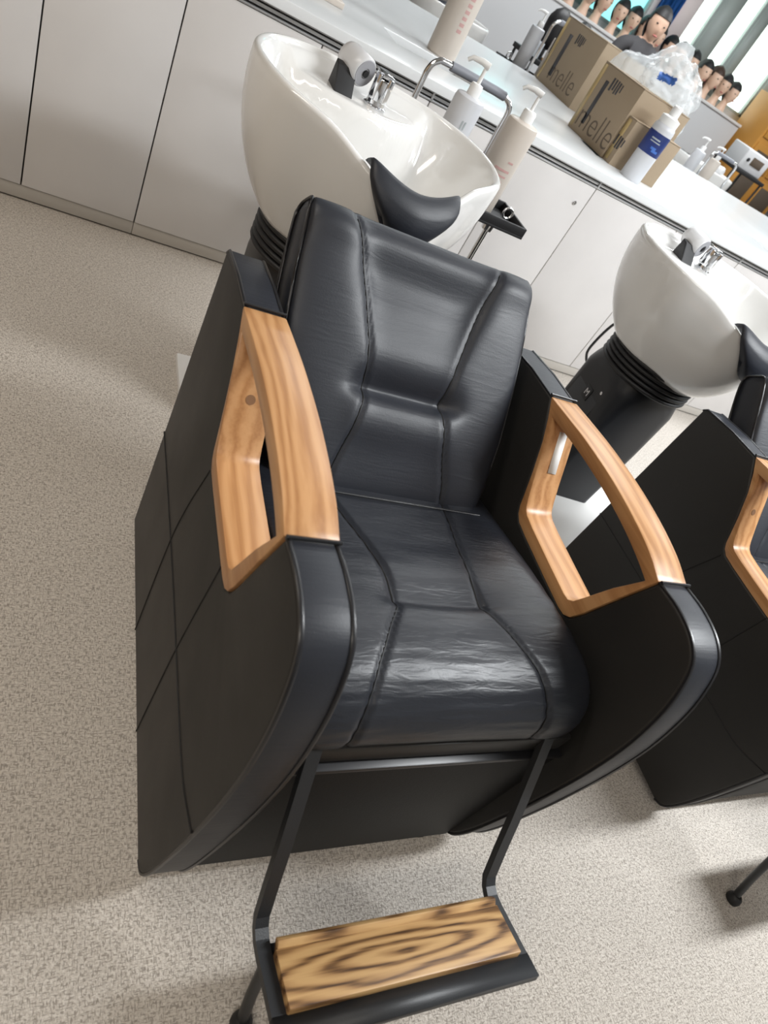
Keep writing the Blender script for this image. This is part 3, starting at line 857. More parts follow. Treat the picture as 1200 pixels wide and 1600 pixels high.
# units of two doors
units = [(0, 2), (2, 5), (5, 7), (7, 9), (9, 11), (11, 13), (13, 15), (15, 16)]
ulab = ['pale grey cabinet unit at the far left end of the counter', 'pale grey cabinet unit with its doors at the top left corner of the picture',
        'pale grey cabinet unit behind the left side of the middle basin', 'pale grey cabinet unit with a round lock right of the middle basin',
        'pale grey cabinet unit behind the right-hand black pedestal', 'pale grey cabinet unit behind the right-hand basin bowl',
        'pale grey cabinet unit further along the counter beyond the right-hand basin', 'pale grey cabinet unit at the far right end of the counter']
for (a, c), lab in zip(units, ulab):
    xa, xb = seams_x[a], seams_x[c]
    u = empty('base_cabinet', ((xa + xb) / 2, YC, 0)); ox = (xa + xb) / 2
    tag(u, lab, 'cabinet', 'cabinet units under the worktop')
    box('carcass', (xa - ox + 0.0005, 0.022, 0.052), (xb - ox - 0.0005, 0.26, 0.845), 'gap_dark', u, 0)
    pln = box('plinth', (xa - ox + 0.001, 0.004, 0.006), (xb - ox - 0.001, 0.03, 0.050), 'cabinet_edge', u, 0.001)
    box('plinth_foot_gap', (xa - ox + 0.001, 0.012, 0.0), (xb - ox - 0.001, 0.03, 0.008), 'gap_dark', u, 0)
    for i in range(a, c):
        da, db = seams_x[i], seams_x[i + 1]
        d = box('door', (da - ox + 0.002, 0.0, 0.053), (db - ox - 0.0025, 0.021, 0.8145), 'cabinet_laminate', u, 0.0012)
        if (i - a) % 2 == 1 or i == 8:
            bm = bmesh.new(); lathe_bm(bm, [(0.009, -0.002), (0.009, 0.004), (0.007, 0.006), (0.0, 0.006)], 16)
            k = from_bm('lock', bm, 'chrome', d); k.matrix_basis = Matrix.Translation((db - ox - 0.055, 0.0, 0.735)) @ Matrix.Rotation(PI / 2, 4, 'X')
            bm = bmesh.new(); bm_box(bm, (-0.001, -0.005, 0.0055), (0.001, 0.005, 0.0066))
            k2 = from_bm('keyhole', bm, 'gap_dark', k)
rail = empty('finger_rail', (0, YC, 0))
tag(rail, 'ribbed aluminium finger rail running under the white worktop edge', 'rail')
for z0, z1, y0, mt in ((0.8165, 0.8225, -0.004, 'aluminium'), (0.8225, 0.8285, 0.010, 'gap_dark'), (0.8285, 0.8375, 0.0, 'aluminium'), (0.8375, 0.8425, 0.010, 'gap_dark'), (0.8425, 0.8480, -0.004, 'aluminium')):
    nm = 'rib' if mt == 'aluminium' else 'groove'
    box(nm, (-2.5, y0, z0), (4.75, 0.021, z1), mt, rail, 0.0008 if mt == 'aluminium' else 0)
for xj in (-0.322, 0.492, 1.306, 2.26): box('rail_joint', (xj - 0.004, -0.0055, 0.8165), (xj + 0.004, 0.0, 0.848), 'aluminium', rail, 0.001)
# worktop with sunken troughs
wt = empty('worktop', (0, 0, 0)); tag(wt, 'long white worktop running across the back of the shampoo stations', 'worktop')
tro = [(0.406, 0.75), (1.42, 1.73), (2.72, 3.05)]
ya, yb = 1.972, 2.166
bm = bmesh.new()
xs = sorted({-2.52, 4.77} | {v for t in tro for v in t}); ys = [YC - 0.020, ya, yb, 3.46]
grid = {}
def gv(x, y, z):
    k = (round(x, 4), round(y, 4), round(z, 4))
    if k not in grid: grid[k] = bm.verts.new((x, y, z))
    return grid[k]
ZB = 0.849
def is_hole(i, j): return j == 1 and any(abs(xs[i] - t[0]) < 1e-6 for t in tro)
for i in range(len(xs) - 1):
    for j in range(3):
        x0, x1, y0, y1 = xs[i], xs[i + 1], ys[j], ys[j + 1]
        if is_hole(i, j):
            for (p, q) in (((x0, y0), (x1, y0)), ((x1, y0), (x1, y1)), ((x1, y1), (x0, y1)), ((x0, y1), (x0, y0))):
                bm.faces.new((gv(*p, ZT), gv(*q, ZT), gv(*q, ZB), gv(*p, ZB)))
            continue
        bm.faces.new((gv(x0, y0, ZT), gv(x1, y0, ZT), gv(x1, y1, ZT), gv(x0, y1, ZT)))
        bm.faces.new((gv(x0, y0, ZB), gv(x0, y1, ZB), gv(x1, y1, ZB), gv(x1, y0, ZB)))
for j in range(3):
    for x in (xs[0], xs[-1]): bm.faces.new((gv(x, ys[j], ZT), gv(x, ys[j + 1], ZT), gv(x, ys[j + 1], ZB), gv(x, ys[j], ZB)))
for i in range(len(xs) - 1):
    for y in (ys[0], ys[-1]): bm.faces.new((gv(xs[i], y, ZT), gv(xs[i + 1], y, ZT), gv(xs[i + 1], y, ZB), gv(xs[i], y, ZB)))
bmesh.ops.recalc_face_normals(bm, faces=bm.faces)
es = [e for e in bm.edges if len(e.link_faces) == 2 and e.calc_face_angle(0) > 1 and all(abs(v.co.z - ZT) < 1e-5 for v in e.verts)]
bmesh.ops.bevel(bm, geom=es, offset=0.003, segments=2, profile=0.5, affect='EDGES')
from_bm('slab', bm, 'worktop_white', wt, 30)
for (a, c) in tro:
    bm = bmesh.new()
    z0, z1, th = 0.775, 0.8485, 0.006
    bm_box(bm, (a - th, ya - th, z0 - th), (c + th, yb + th, z0)); bm_box(bm, (a - th, ya - th, z0), (a, yb + th, z1)); bm_box(bm, (c, ya - th, z0), (c + th, yb + th, z1))
    bm_box(bm, (a, ya - th, z0), (c, ya, z1)); bm_box(bm, (a, yb, z0), (c, yb + th, z1))
    from_bm('trough', bm, 'trough_grey', wt)
# rear half of the island
ri = empty('rear_cabinet', (1.1, 2.98, 0)); tag(ri, 'pale cabinet block carrying the far half of the white worktop', 'cabinet')
box('carcass', (-3.6, -0.47, 0.06), (3.65, 0.45, 0.848), 'cabinet_laminate', ri, 0.002)
box('plinth', (-3.58, -0.45, 0.0), (3.63, 0.42, 0.06), 'gap_dark', ri, 0)

# ================================================================= bottles, caddies, boxes on the counter
def pump_bottle(name, x, y, z, r, h, mat, label, prints=(), oval=1.0, group='pump bottles', nozzle_rot=2.6, pump=True, facing=-2.0):
    b = empty(name, (x, y, z)); tag(b, label, 'bottle', group)
    bd = lathe('body', [(r * 0.93, 0.0), (r, 0.006), (r, h - 0.012), (r * 0.95, h - 0.003), (r * 0.86, h), (r * 0.3, h + 0.004)], mat, b, 32, sy=oval)
    if pump:
        lathe('collar', [(r * 0.42, h), (r * 0.42, h + 0.026), (r * 0.36, h + 0.032), (0.006, h + 0.034)], 'white_plastic', b, 20)
        lathe('stem', [(0.0055, h + 0.03), (0.005, h + 0.075)], 'white_plastic', b, 12)
        o = tube('nozzle', [(-0.008, 0, h + 0.078), (0.015, 0, h + 0.080), (0.042, 0, h + 0.076), (0.052, 0, h + 0.066)], 0.006, 'white_plastic', b, 10, radii=[0.009, 0.008, 0.006, 0.005])
        o.rotation_euler = (0, 0, nozzle_rot)
    # curved printed lines wrapped on the body
    for (z0, z1, a0, a1, pm) in prints:
        bm = bmesh.new(); K = 10; rr = r + 0.0006
        va = [[bm.verts.new((rr * math.cos(facing + a0 + (a1 - a0) * k / K), rr * oval * math.sin(facing + a0 + (a1 - a0) * k / K), zz)) for k in range(K + 1)] for zz in (z0, z1)]
        for k in range(K): bm.faces.new((va[0][k], va[0][k + 1], va[1][k + 1], va[1][k]))
        from_bm('print', bm, pm, b)
    return b
# label lines facing the camera (from +facing direction)
def lines(h, spec, pm): return [(h * z0, h * z1, a0, a1, pm) for z0, z1, a0, a1 in spec]
pump_bottle('pump_bottle', 0.345, 1.13, 0.706, 0.043, 0.262, 'bottle_white', 'white pump bottle with grey lettering beside the middle basin rim',
            lines(0.262, [(0.64, 0.67, -0.1, 0.45), (0.57, 0.60, -0.3, 0.6), (0.51, 0.53, -0.4, 0.6), (0.72, 0.80, 0.15, 0.25), (0.72, 0.80, 0.35, 0.45)], 'print_grey'))
pump_bottle('pump_bottle', 0.560, 1.186, 0.706, 0.049, 0.262, 'bottle_cream', 'cream pump bottle with pinkish lettering at the right of the middle basin',
            lines(0.262, [(0.50, 0.525, -0.35, 0.65), (0.44, 0.46, -0.5, 0.6), (0.38, 0.40, -0.5, 0.5), (0.32, 0.34, -0.4, 0.5), (0.60, 0.62, 0.25, 0.6)], 'print_pink'))
pump_bottle('tall_bottle', 0.685, 2.26, 0.7755, 0.062, 0.52, 'bottle_cream', 'tall cream bottle with vertical pink lettering standing on the worktop',
            [(0.10 + 0.022 * k, 0.112 + 0.022 * k, 0.30, 0.62, 'print_pink') for k in range(9)], group='pump bottles')
for o in list(bpy.data.objects):
    if o.name.startswith('tall_bottle'): o.location = (0.690, 2.245, ZT)
# caddy tray
def build_caddy():
    c = empty('bottle_caddy')
    bm = bmesh.new()
    x0, x1, y0, y1, z0 = -0.235, 0.235, -0.09, 0.10, 0.698
    bm_box(bm, (x0, y0, z0), (x1, y1, z0 + 0.008), 0.002)
    tr = from_bm('tray', bm, 'rubber', c)
    for lo, hi in (((x0, y0, z0 + 0.006), (x1, y0 + 0.010, z0 + 0.034)), ((x0, y1 - 0.010, z0 + 0.006), (x1, y1, z0 + 0.034)), ((x0, y0, z0 + 0.006), (x0 + 0.010, y1, z0 + 0.034)), ((x1 - 0.010, y0, z0 + 0.006), (x1, y1, z0 + 0.034))):
        box('tray_wall', lo, hi, 'rubber', c, 0.003)
    hp = cr([(-0.215, 0.085, 0.70), (-0.215, 0.085, 0.90), (-0.212, 0.085, 0.960), (-0.195, 0.085, 0.985), (-0.165, 0.085, 0.990), (0.0, 0.085, 0.990), (0.04, 0.085, 0.988), (0.068, 0.085, 0.965), (0.070, 0.085, 0.90), (0.070, 0.085, 0.70)], 6)
    tube('handle_frame', hp, 0.0085, 'chrome', c, 12)
    tube('grip', [(-0.155, 0.085, 0.990), (-0.1, 0.085, 0.9905), (0.0, 0.085, 0.9905), (0.035, 0.085, 0.989)], 0.0125, 'grey_grip', c, 14)
    tube('pole', [(0.16, 0.0, 0.700), (0.165, 0.0, 0.40), (0.17, 0.0, 0.012)], 0.010, 'chrome', c, 14)
    lathe('pole_socket', [(0.020, 0.66), (0.022, 0.675), (0.022, 0.698)], 'chrome', c, 16, c=(0.16, 0))
    lathe('pole_foot', [(0.085, 0.0), (0.085, 0.008), (0.03, 0.014), (0.014, 0.03)], 'rubber', c, 28, c=(0.17, 0))
    tube('clamp_ring', [(0.160 + 0.016 * math.cos(a), -0.060 + 0.0 * math.sin(a), 0.745 + 0.016 * math.sin(a)) for a in [2 * PI * k / 16 for k in range(16)]], 0.004, 'chrome', c, 8, closed=True)
    return c
caddy = build_caddy(); caddy.location = (0.468, 1.175, 0)
tag(caddy, 'black bottle tray on a chrome pole with grey-gripped chrome handle beside the middle basin', 'bottle caddy', 'bottle caddies')

def carton(name, x0, x1, y0, y1, z0, h, label):
    b = empty(name, ((x0 + x1) / 2, (y0 + y1) / 2, z0)); tag(b, label, 'box', 'cardboard boxes on the worktop')
    hx, hy = (x1 - x0) / 2, (y1 - y0) / 2
    bx_ = box('carton_body', (-hx, -hy, 0), (hx, hy, h - 0.004), 'cardboard', b, 0.002)
    for s in (-1, 1): box('top_flap', (min(0, s * hx) + (0.001 if s > 0 else 0), -hy, h - 0.0035), (max(0, s * hx) - (0.001 if s < 0 else 0), hy, h), 'cardboard', b, 0.0005)
    box('tape_strip', (-0.025, -hy - 0.001, h - 0.0002), (0.025, hy + 0.001, h + 0.0008), 'tape', b, 0)
    box('tape_strip', (-hx - 0.0008, hy - 0.03, 0.01), (-hx - 0.0001, hy - 0.001, h - 0.01), 'tape', b, 0)
    return b, hx, hy
def face_x(y, z):   # transform putting text on the -X face, reading along -Y
    return lambda X: Matrix.Translation((X, y, z)) @ Matrix.Rotation(-PI / 2, 4, 'Z') @ Matrix.Rotation(PI / 2, 4, 'X')
def carton_print(b, hx, hy, h, word, small=False):
    X = -hx - 0.0006
    if not small:
        text('lettering', word, 0.15, 'print_brown', b, face_x(-hy * 0.10, h * 0.24)(X))
        bar = box('dark_bar', (X - 0.0004, hy * 0.40, h * 0.16), (X + 0.0004, hy * 0.56, h * 0.80), 'print_dark', b, 0)
        yb_, zb_ = -hy * 0.02, h * 0.80
    else:
        yb_, zb_ = -0.004, h * 0.45
    # care marks: two arrow blocks and rules
    for k, (dy, dz, w_, h_) in enumerate(((0.048, 0, 0.014, 0.05), (0.026, 0.004, 0.012, 0.042), (0.006, 0.0, 0.010, 0.05), (-0.012, 0.0, 0.012, 0.046), (-0.032, 0.006, 0.008, 0.03))):
        box('care_mark', (X - 0.0004, yb_ + dy - w_ / 2, zb_ + dz - h_ / 2), (X + 0.0004, yb_ + dy + w_ / 2, zb_ + dz + h_ / 2), 'print_dark', b, 0)
b2, hx, hy = carton('cardboard_box', 1.450, 1.74, 1.985, 2.335, ZT, 0.285, 'large brown cardboard box with thin lettering nearest the front edge of the worktop')
carton_print(b2, hx, hy, 0.285, 'melle')
b1, hx, hy = carton('cardboard_box', 1.80, 2.15, 2.945, 3.43, ZT, 0.335, 'large brown cardboard box with thin lettering standing further back on the worktop')
carton_print(b1, hx, hy, 0.335, 'melle')
b3, hx, hy = carton('cardboard_box', 1.460, 1.74, 1.920, 1.980, ZT, 0.185, 'small brown cardboard box in front of the larger box beside the blue-labelled bottle')
carton_print(b3, hx, hy, 0.185, '', small=True)
# white bottle with blue label
pb = empty('spray_bottle', (1.545, 1.852, ZT)); pb.scale = (1, 1, 0.9); tag(pb, 'white bottle with a dark blue label standing before the cardboard boxes', 'bottle')
r = 0.048
lathe('body', [(r * 0.95, 0), (r, 0.005), (r, 0.235), (r * 0.96, 0.247), (r * 0.80, 0.258)], 'bottle_white', pb, 32)
lathe('label', [(r + 0.0004, 0.125), (r + 0.0008, 0.127), (r + 0.0008, 0.215), (r + 0.0004, 0.217)], 'label_blue', pb, 32)
for k, (z0, z1, a0, a1) in enumerate(((0.188, 0.194, -0.5, 0.3), (0.177, 0.181, -0.5, 0.45), (0.140, 0.150, 0.1, 0.7), (0.150, 0.160, -0.1, 0.4))):
    bm = bmesh.new(); K = 8; rr = r + 0.0014
    va = [[bm.verts.new((rr * math.cos(-2.2 + a0 + (a1 - a0) * j / K), rr * math.sin(-2.2 + a0 + (a1 - a0) * j / K), zz)) for j in range(K + 1)] for zz in (z0, z1)]
    for j in range(K): bm.faces.new((va[0][j], va[0][j + 1], va[1][j + 1], va[1][j]))
    from_bm('print', bm, 'label_light_blue' if k > 1 else 'print_grey', pb)
lathe('cap', [(r * 0.86, 0.252), (r * 0.86, 0.285), (r * 0.45, 0.292), (r * 0.42, 0.330), (r * 0.30, 0.336)], 'white_plastic', pb, 24)
cpaper = box('paper_tray', (0.02, 2.02, ZT), (0.20, 2.22, ZT + 0.020), 'bottle_cream', None, 0.003)
tag(cpaper, 'small beige paper tray on the worktop at the top edge of the picture', 'tray')

# crumpled clear bags
def bag(name, loc, sc, label, seed, pr=None):
    bm = bmesh.new(); bmesh.ops.create_icosphere(bm, subdivisions=5, radius=1)
    for v in bm.verts:
        p = v.co.copy()
        f = 1 + 0.35 * noise.noise(p * 1.3 + Vector((seed, 0, 0))) + 0.20 * abs(noise.noise(p * 3.1 + Vector((0, seed, 0)))) + 0.10 * abs(noise.noise(p * 7 + Vector((0, 0, seed))))
        q = p * f
        q.z = max(q.z, -0.55)
        v.co = Vector((q.x * sc[0], q.y * sc[1], (q.z + 0.55) * sc[2]))
    o = from_bm(name, bm, 'bag_film', None, 50)
    o.location = loc
    tag(o, label, 'bag', 'clear plastic bags')
    return o
bg1 = bag('plastic_bag', (2.00, 2.64, ZT), (0.25, 0.17, 0.29), 'crumpled clear plastic bag heaped behind the two large cardboard boxes', 3.2)
bg2 = bag('plastic_bag', (1.645, 2.11, ZT + 0.2865), (0.115, 0.135, 0.095), 'clear plastic bag with a blue print lying on the nearest cardboard box', 8.7)

# ================================================================= beyond the counter
# far row: same chairs and basins turned round
far = [(1.50, 1.17), (4.12, 1.05)]
fl_b = ['white basin of the far row seen past the tall cream bottle', 'white basin of the far row at the right edge beyond the worktop']
fl_c = ['black chair of the far row seen past the tall cream bottle', 'black chair of the far row near the orange cabinet']
fl_k = ['bottle caddy of the far row behind the rear cardboard box', 'bottle caddy of the far row beyond the blue-labelled bottle']
for i, (fx, zs) in enumerate(far):
    o = copy_tree(basin); o.location = (fx, 5.15, 0); o.rotation_euler = (0, 0, PI); o['label'] = fl_b[i]
    o = copy_tree(chair); o.location = (fx, 5.15, 0); o.rotation_euler = (0, 0, PI); o['label'] = fl_c[i]
    o = copy_tree(caddy); o.location = (fx + (0.44 if i == 0 else -0.50), 3.76, 0); o.rotation_euler = (0, 0, PI); o.scale = (1, 1, zs); o['label'] = fl_k[i]
    for j, (dx, mt, h) in enumerate(((-0.10, 'bottle_white', 0.25), (0.08, 'bottle_cream', 0.25))):
        pump_bottle('pump_bottle', o.location.x + dx, 3.755, 0.706 * zs + 0.001, 0.045, h, mt, ['white pump bottle in the ', 'cream pump bottle in the '][j] + fl_k[i], group='pump bottles')
# shelf with training heads along the window
sh = empty('display_shelf', (4.55, 6.40, 0)); tag(sh, 'long pale shelf under the windows carrying the training heads', 'shelf')
box('shelf_board', (-2.3, -0.18, 1.225), (1.48, 0.15, 1.25), 'cabinet_laminate', sh, 0.002)
box('shelf_front', (-2.3, -0.16, 0.06), (1.48, -0.14, 1.225), 'grey_machine', sh, 0.002)
for x in (-2.28, -1.0, 0.2, 1.46): box('shelf_leg', (x - 0.015, -0.14, 0.0), (x + 0.015, 0.14, 1.225), 'cabinet_edge', sh, 0.001)
def head_mesh():
    """one head with chin, brow, nose: face towards -Y; neck base at z=0"""
    bm = bmesh.new(); bmesh.ops.create_uvsphere(bm, u_segments=24, v_segments=18, radius=1)
    for v in bm.verts:
        x, y, z = v.co
        w = 1.0 - 0.30 * max(0, -z) ** 1.3
        X = x * 0.075 * w; Y = y * 0.092 * (1 - 0.18 * max(0, -z)); Z = z * 0.115
        if z < 0: Y -= 0.016 * (-z) ** 1.2
        if y < -0.6 and abs(x) < 0.22 and -0.42 < z < 0.12: Y -= 0.022 * (1 - abs(x) / 0.22) * (1 - abs(z + 0.28) / 0.42) if abs(z + 0.28) < 0.42 else 0
        if y < -0.5 and abs(abs(x) - 0.38) < 0.2 and abs(z - 0.02) < 0.14: Y += 0.006
        v.co = (X, Y, Z + 0.205)
    # neck and shoulder stub joined in
    lathe_bm(bm, [(0.062, 0.0), (0.056, 0.015), (0.046, 0.05), (0.045, 0.11), (0.050, 0.15)], 20, c=(0, 0.012))
    return bm
def hair_bm(length):
    bm = bmesh.new(); bmesh.ops.create_uvsphere(bm, u_segments=24, v_segments=16, radius=1)
    dl = []
    for v in bm.verts:
        x, y, z = v.co
        if y < -0.30 and z < 0.38 - 0.1 * abs(x): dl.append(v)
        elif z < -0.1 and y < 0.05: dl.append(v)
        lf = max(0, -z)
        n_ = 1 + 0.05 * noise.noise(Vector((x * 4, y * 4, z * 4)))
        v.co = (x * 0.086 * n_, (y * 0.104 + 0.006) * n_, 0.210 + z * 0.122 * n_ - lf * length)
    bmesh.ops.delete(bm, geom=dl, context='VERTS')
    bmesh.ops.solidify(bm, geom=bm.faces[:], thickness=0.008)
    return bm
hproto = empty('training_head')
hb = from_bm('head', head_mesh(), 'mannequin_skin', hproto, 60)
from_bm('hair', hair_bm(0.02), 'hair_black', hproto, 60)
def facial(parent, s=1.0, zc=0.0):
    for sx in (-1, 1):
        bm = bmesh.new(); bmesh.ops.create_uvsphere(bm, u_segments=8, v_segments=6, radius=1)
        for v in bm.verts: v.co = (sx * 0.030 + v.co.x * 0.011, -0.078 + v.co.y * 0.006, 0.212 + v.co.z * 0.0055)
        from_bm('eye', bm, 'eye_dark', parent, 60)
    bm = bmesh.new(); bmesh.ops.create_uvsphere(bm, u_segments=10, v_segments=6, radius=1)
    for v in bm.verts: v.co = (v.co.x * 0.022, -0.092 + v.co.y * 0.007, 0.140 + v.co.z * 0.007)
    from_bm('mouth', bm, 'lip', parent, 60)
facial(hb)
hair_long = from_bm('hair', hair_bm(0.055), 'hair_brown', None, 60)
hlm = hair_long.data; bpy.data.objects.remove(hair_long)
NH = 19
ORD = 'first second third fourth fifth sixth seventh eighth ninth tenth eleventh twelfth thirteenth fourteenth fifteenth sixteenth seventeenth eighteenth nineteenth'.split()
heads = []
for i in range(NH):
    h = hproto if i == 0 else copy_tree(hproto)
    x = 2.45 + i * 0.185 + random.uniform(-0.006, 0.006)
    h.location = (x, 6.36 + random.uniform(-0.03, 0.05), 1.2505)
    h.rotation_euler = (0, 0, random.uniform(-0.5, 0.25)); sc = random.uniform(0.88, 0.98); h.scale = (sc, sc, sc)
    tag(h, 'training head on the window shelf, %s counted from the orange cabinet' % ORD[NH - 1 - i], 'mannequin head', 'training heads on the window shelf')
    heads.append(h)
for i, h in enumerate(heads):
    if i % 3 == 1:
        for c in bpy.data.objects:
            if c.parent == h and c.name.startswith('hair'): c.data = hlm

# person in a dark grey top standing beyond the counter
def build_person(loc, rz):
    p = empty('person', loc, rz)
    tag(p, 'person in a dark grey top with black hair standing beyond the boxes', 'person')
    me = bpy.data.meshes.new('body')
    H = 1.56
    V = [(0, 0, 0.80), (0, 0.005, 0.98), (0, 0.0, 1.14), (0, 0.012, 1.27), (0, 0.010, 1.33),      # pelvis, waist, chest, neck base, neck top
         (-0.10, 0, 0.76), (-0.105, -0.01, 0.42), (-0.105, 0.01, 0.08), (-0.105, -0.10, 0.03),
         (0.10, 0, 0.76), (0.105, -0.01, 0.42), (0.105, 0.01, 0.08), (0.105, -0.10, 0.03),
         (-0.165, 0.01, 1.23), (-0.215, 0.0, 0.98), (-0.16, -0.20, 0.90),
         (0.165, 0.01, 1.23), (0.215, 0.0, 0.98), (0.16, -0.20, 0.90)]
    Ed = [(0, 1), (1, 2), (2, 3), (3, 4), (0, 5), (5, 6), (6, 7), (7, 8), (0, 9), (9, 10), (10, 11), (11, 12), (3, 13), (13, 14), (14, 15), (3, 16), (16, 17), (17, 18)]
    me.from_pydata(V, Ed, [])
    o = bpy.data.objects.new('body', me); COL.objects.link(o)
    o.modifiers.new('skin', 'SKIN'); sm = o.modifiers.new('sub', 'SUBSURF'); sm.levels = 2
    rad = [(0.15, 0.11), (0.135, 0.10), (0.155, 0.11), (0.07, 0.06), (0.05, 0.05), (0.09, 0.09), (0.06, 0.06), (0.042, 0.042), (0.035, 0.03), (0.09, 0.09), (0.06, 0.06), (0.042, 0.042), (0.035, 0.03),
           (0.062, 0.062), (0.045, 0.045), (0.032, 0.032), (0.062, 0.062), (0.045, 0.045), (0.032, 0.032)]
    for sv, r_ in zip(me.skin_vertices[0].data, rad): sv.radius = r_
    me.skin_vertices[0].data[0].use_root = True
    dg = bpy.context.evaluated_depsgraph_get()
    m2 = bpy.data.meshes.new_from_object(o.evaluated_get(dg))
    bpy.data.objects.remove(o)
    bd = link('body', m2, None, p)
    for mn in ('shirt_grey', 'trousers', 'skin'): m2.materials.append(MATS[mn])
    for f in m2.polygons:
        c = f.center
        f.material_index = 1 if c.z < 0.80 and abs(c.x) < 0.2 and c.y > -0.15 else (2 if (c.z > 1.312 or (c.y < -0.10 and c.z > 0.5)) else 0)
    # hands: palm with five fingers
    for sx in (-1, 1):
        bm = bmesh.new(); base = Vector((sx * 0.155, -0.215, 0.895))
        lathe_bm(bm, [(0.012, 0), (0.028, 0.02), (0.034, 0.05), (0.032, 0.085), (0.012, 0.092)], 12, sy=0.45)
        for k, (dx, ln) in enumerate(((-0.024, 0.062), (-0.008, 0.074), (0.008, 0.070), (0.024, 0.054))):
            tube_bm(bm, [(dx, 0, 0.075), (dx * 1.1, -0.006, 0.085 + ln * 0.5), (dx * 1.15, -0.022, 0.08 + ln)], 0.008, 6, radii=[0.009, 0.008, 0.006])
        tube_bm(bm, [(-sx * 0.026, 0, 0.02), (-sx * 0.050, -0.008, 0.05), (-sx * 0.056, -0.015, 0.075)], 0.009, 6, radii=[0.011, 0.009, 0.007])
        bmesh.ops.transform(bm, matrix=Matrix.Translation(base) @ Matrix.Rotation(1.9, 4, 'X'), verts=bm.verts)
        from_bm('hand', bm, 'skin', p, 60)
    hd = from_bm('head', head_mesh(), 'skin', p, 60); hd.location = (0, -0.012, 1.225)
    hr = from_bm('hair', hair_bm(0.03), 'hair_black', p, 60); hr.location = (0, -0.010, 1.228)
    facial(hd)
    return p
pers = build_person((3.30, 4.80, 0.0), math.radians(-18)); pers.scale = (1.02, 1.02, 1.02)

# orange glazed cabinet by the window
oc = empty('orange_cabinet', (6.50, 6.15, 0)); tag(oc, 'orange wooden cabinet with dark glass panels at the far right edge', 'cabinet')
box('carcass', (-0.36, -0.15, 0.0), (0.55, 0.30, 1.62), 'orange_wood', oc, 0.004)
for z0, z1 in ((0.08, 0.52), (0.56, 0.94), (0.98, 1.22), (1.28, 1.58)):
    for x0 in (-0.33, 0.12):
        d = box('cabinet_door', (x0, -0.168, z0), (x0 + 0.41, -0.15, z1), 'orange_wood', oc, 0.003)
        box('glass_panel', (x0 + 0.06, -0.171, z0 + 0.06), (x0 + 0.35, -0.166, z1 - 0.06), 'dark_glass', d, 0.001)
for s in (-1, 1): pass
# blue curtain
bm = bmesh.new(); K = 40
ra = []
for z in (1.0, 2.3):
    ra.append([bm.verts.new((4.43 + 0.27 * k / K, 6.585 + 0.012 * math.sin(k * 1.3), z)) for k in range(K + 1)])
for k in range(K): bm.faces.new((ra[0][k], ra[0][k + 1], ra[1][k + 1], ra[1][k]))
bmesh.ops.solidify(bm, geom=bm.faces[:], thickness=0.006)
tag(from_bm('curtain', bm, 'curtain_blue', None, 60), 'bright blue curtain strip hanging beside the windows', 'curtain')
# small machine and towels at the right end of the far row

def trolley(name, x, y, hz_, label):
    t = empty(name, (x, y, 0)); tag(t, label, 'trolley', 'salon trolleys')
    for sx in (-1, 1):
        for sy in (-1, 1):
            tube('post', [(sx * 0.21, sy * 0.15, 0.04), (sx * 0.21, sy * 0.15, hz_)], 0.010, 'black_steel', t, 8)
            lathe('caster', [(0.012, 0.0), (0.022, 0.008), (0.022, 0.032), (0.012, 0.042)], 'rubber', t, 12, c=(sx * 0.21, sy * 0.15))
    for z in (0.20, 0.55, hz_ - 0.03):
        box('tray_shelf', (-0.23, -0.17, z), (0.23, 0.17, z + 0.03), 'rubber', t, 0.004)
    return t
trolley('salon_trolley', 2.26, 4.16, 0.92, 'black salon trolley beyond the worktop behind the rear cardboard box')
# wigs on stands
def wig(x, y, z, label, k):
    w = empty('wig_stand', (x, y, z)); tag(w, label, 'wig', 'wigs on the trolley')
    lathe('stand', [(0.05, 0.0), (0.05, 0.008), (0.012, 0.014), (0.012, 0.15)], 'black_steel', w, 16)
    bm = bmesh.new(); bmesh.ops.create_uvsphere(bm, u_segments=22, v_segments=16, radius=1)
    for v in bm.verts:
        n_ = 1 + 0.06 * noise.noise(v.co * 4 + Vector((k, 0, 0)))
        v.co = (v.co.x * 0.078 * n_, v.co.y * 0.085 * n_, 0.195 + v.co.z * (0.135 if v.co.z < 0 else 0.11) * n_)
    from_bm('wig_hair', bm, 'hair_black', w, 60)
wig(2.16, 4.14, 0.921, 'tall black wig standing on the black trolley nearer the tall bottle', 1.0)
wig(2.39, 4.20, 0.921, 'black wig standing on the black trolley nearer the plastic bags', 5.0)
# clear plastic box, brush and towel in the first far caddy
cb = empty('clear_box', (2.02, 4.04, 0.921)); tag(cb, 'small clear plastic box on the near edge of the black trolley', 'box')
for nm, lo, hi in (('box_floor', (-0.05, -0.04, 0), (0.05, 0.04, 0.003)), ('box_wall', (-0.05, -0.04, 0.003), (0.05, -0.037, 0.09)), ('box_wall', (-0.05, 0.037, 0.003), (0.05, 0.04, 0.09)),
                   ('box_wall', (-0.05, -0.037, 0.003), (-0.047, 0.037, 0.09)), ('box_wall', (0.047, -0.037, 0.003), (0.05, 0.037, 0.09))):
    box(nm, lo, hi, 'clear_plastic_box', cb, 0.0005)
br_ = empty('hair_brush', (2.14, 4.03, 0.921)); tag(br_, 'wooden handled hair brush lying on the black trolley', 'brush')
tube('handle', [(-0.02, 0, 0.012), (0.05, 0.005, 0.014), (0.11, 0.01, 0.012)], 0.010, 'orange_wood', br_, 10, radii=[0.008, 0.012, 0.009])
tube('bristle_drum', [(0.11, 0.01, 0.016), (0.17, 0.014, 0.016)], 0.015, 'rubber', br_, 12)
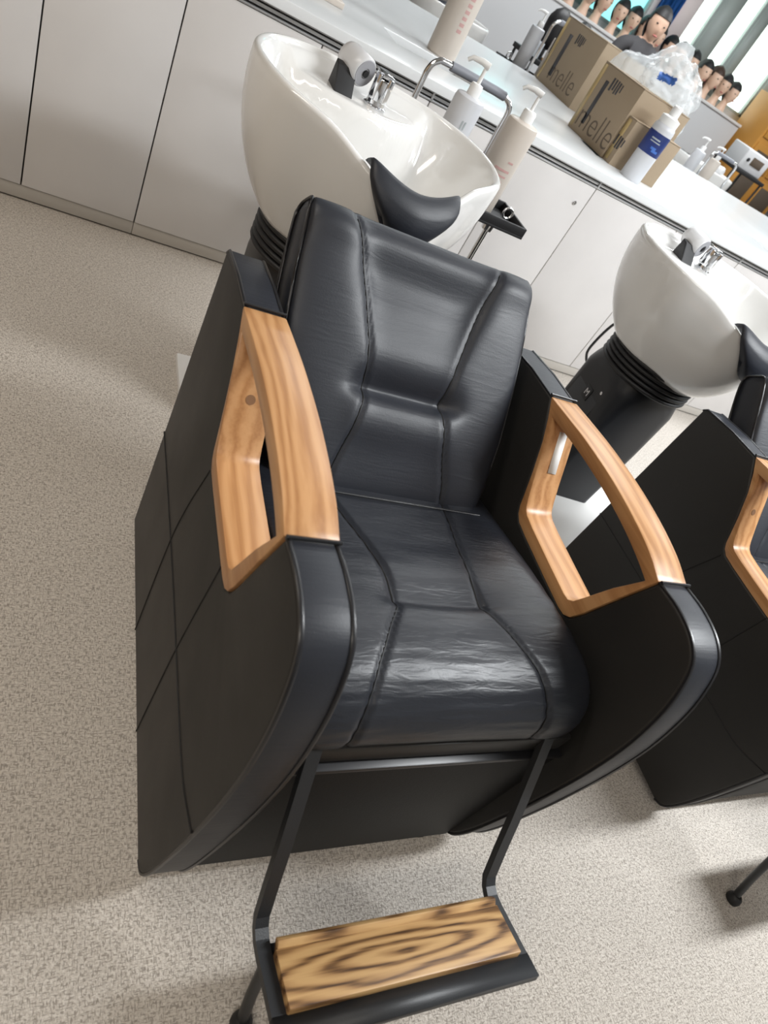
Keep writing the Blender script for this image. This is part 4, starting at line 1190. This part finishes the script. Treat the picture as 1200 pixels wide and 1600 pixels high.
# folded navy towel hung over the far caddy handle
bm = bmesh.new(); K = 16
cxs, cys, czs = 1.98, 3.675, 0.990 * 1.17
prof_t = [(-0.017, -0.22), (-0.019, -0.10), (-0.019, 0.0), (-0.012, 0.016), (0.0, 0.021), (0.012, 0.016), (0.019, 0.0), (0.020, -0.09), (0.018, -0.16)]
rows = []
for k in range(K + 1):
    x_ = -0.035 + 0.07 * k / K
    rows.append([bm.verts.new((cxs + x_, cys + y_ + 0.002 * math.sin(k), czs + z_)) for y_, z_ in prof_t])
for a, c in zip(rows, rows[1:]):
    for j in range(len(prof_t) - 1): bm.faces.new((a[j], a[j + 1], c[j + 1], c[j]))
bmesh.ops.solidify(bm, geom=bm.faces[:], thickness=-0.004)
tag(from_bm('towel', bm, 'navy_cloth', None, 60), 'navy towel hung over the chrome handle of the far bottle caddy', 'towel')
# grey machine on a second trolley
trolley('salon_trolley', 5.05, 4.85, 0.98, 'black salon trolley carrying the grey machine near the orange cabinet')
mc = empty('grey_machine', (5.05, 4.85, 0.981)); tag(mc, 'pale grey box-shaped machine with a dark display on the far trolley', 'machine')
box('casing', (-0.17, -0.12, 0.0), (0.17, 0.12, 0.17), 'grey_machine', mc, 0.012, 3)
box('display', (-0.06, -0.1225, 0.06), (0.10, -0.119, 0.13), 'dark_glass', mc, 0.001)
lathe('knob', [(0.016, 0.0), (0.016, 0.012), (0.012, 0.015)], 'rubber', mc, 16).matrix_basis = Matrix.Translation((-0.11, -0.119, 0.09)) @ Matrix.Rotation(PI / 2, 4, 'X')
# blue print on the near bag

cdir = (cam.location - (bg2.location + Vector((0, 0, 0.055)))).normalized()
bmx = bmesh.new(); bmx.from_mesh(bg2.data); bmx.normal_update()
cc = Vector((0, 0, 0.055)); rt = cdir.cross(Vector((0, 0, 1))).normalized(); up_ = rt.cross(cdir)
kill = []
for f in bmx.faces:
    d = f.calc_center_median() - cc
    if d.dot(cdir) < 0.02 or not (-0.01 < d.dot(rt) < 0.065 and 0.0 < d.dot(up_) + 0.15 * d.dot(rt) < 0.028): kill.append(f)
bmesh.ops.delete(bmx, geom=kill, context='FACES')
for v in bmx.verts: v.co += cdir * 0.003
pr_ = from_bm('print', bmx, 'label_light_blue', bg2, 60)
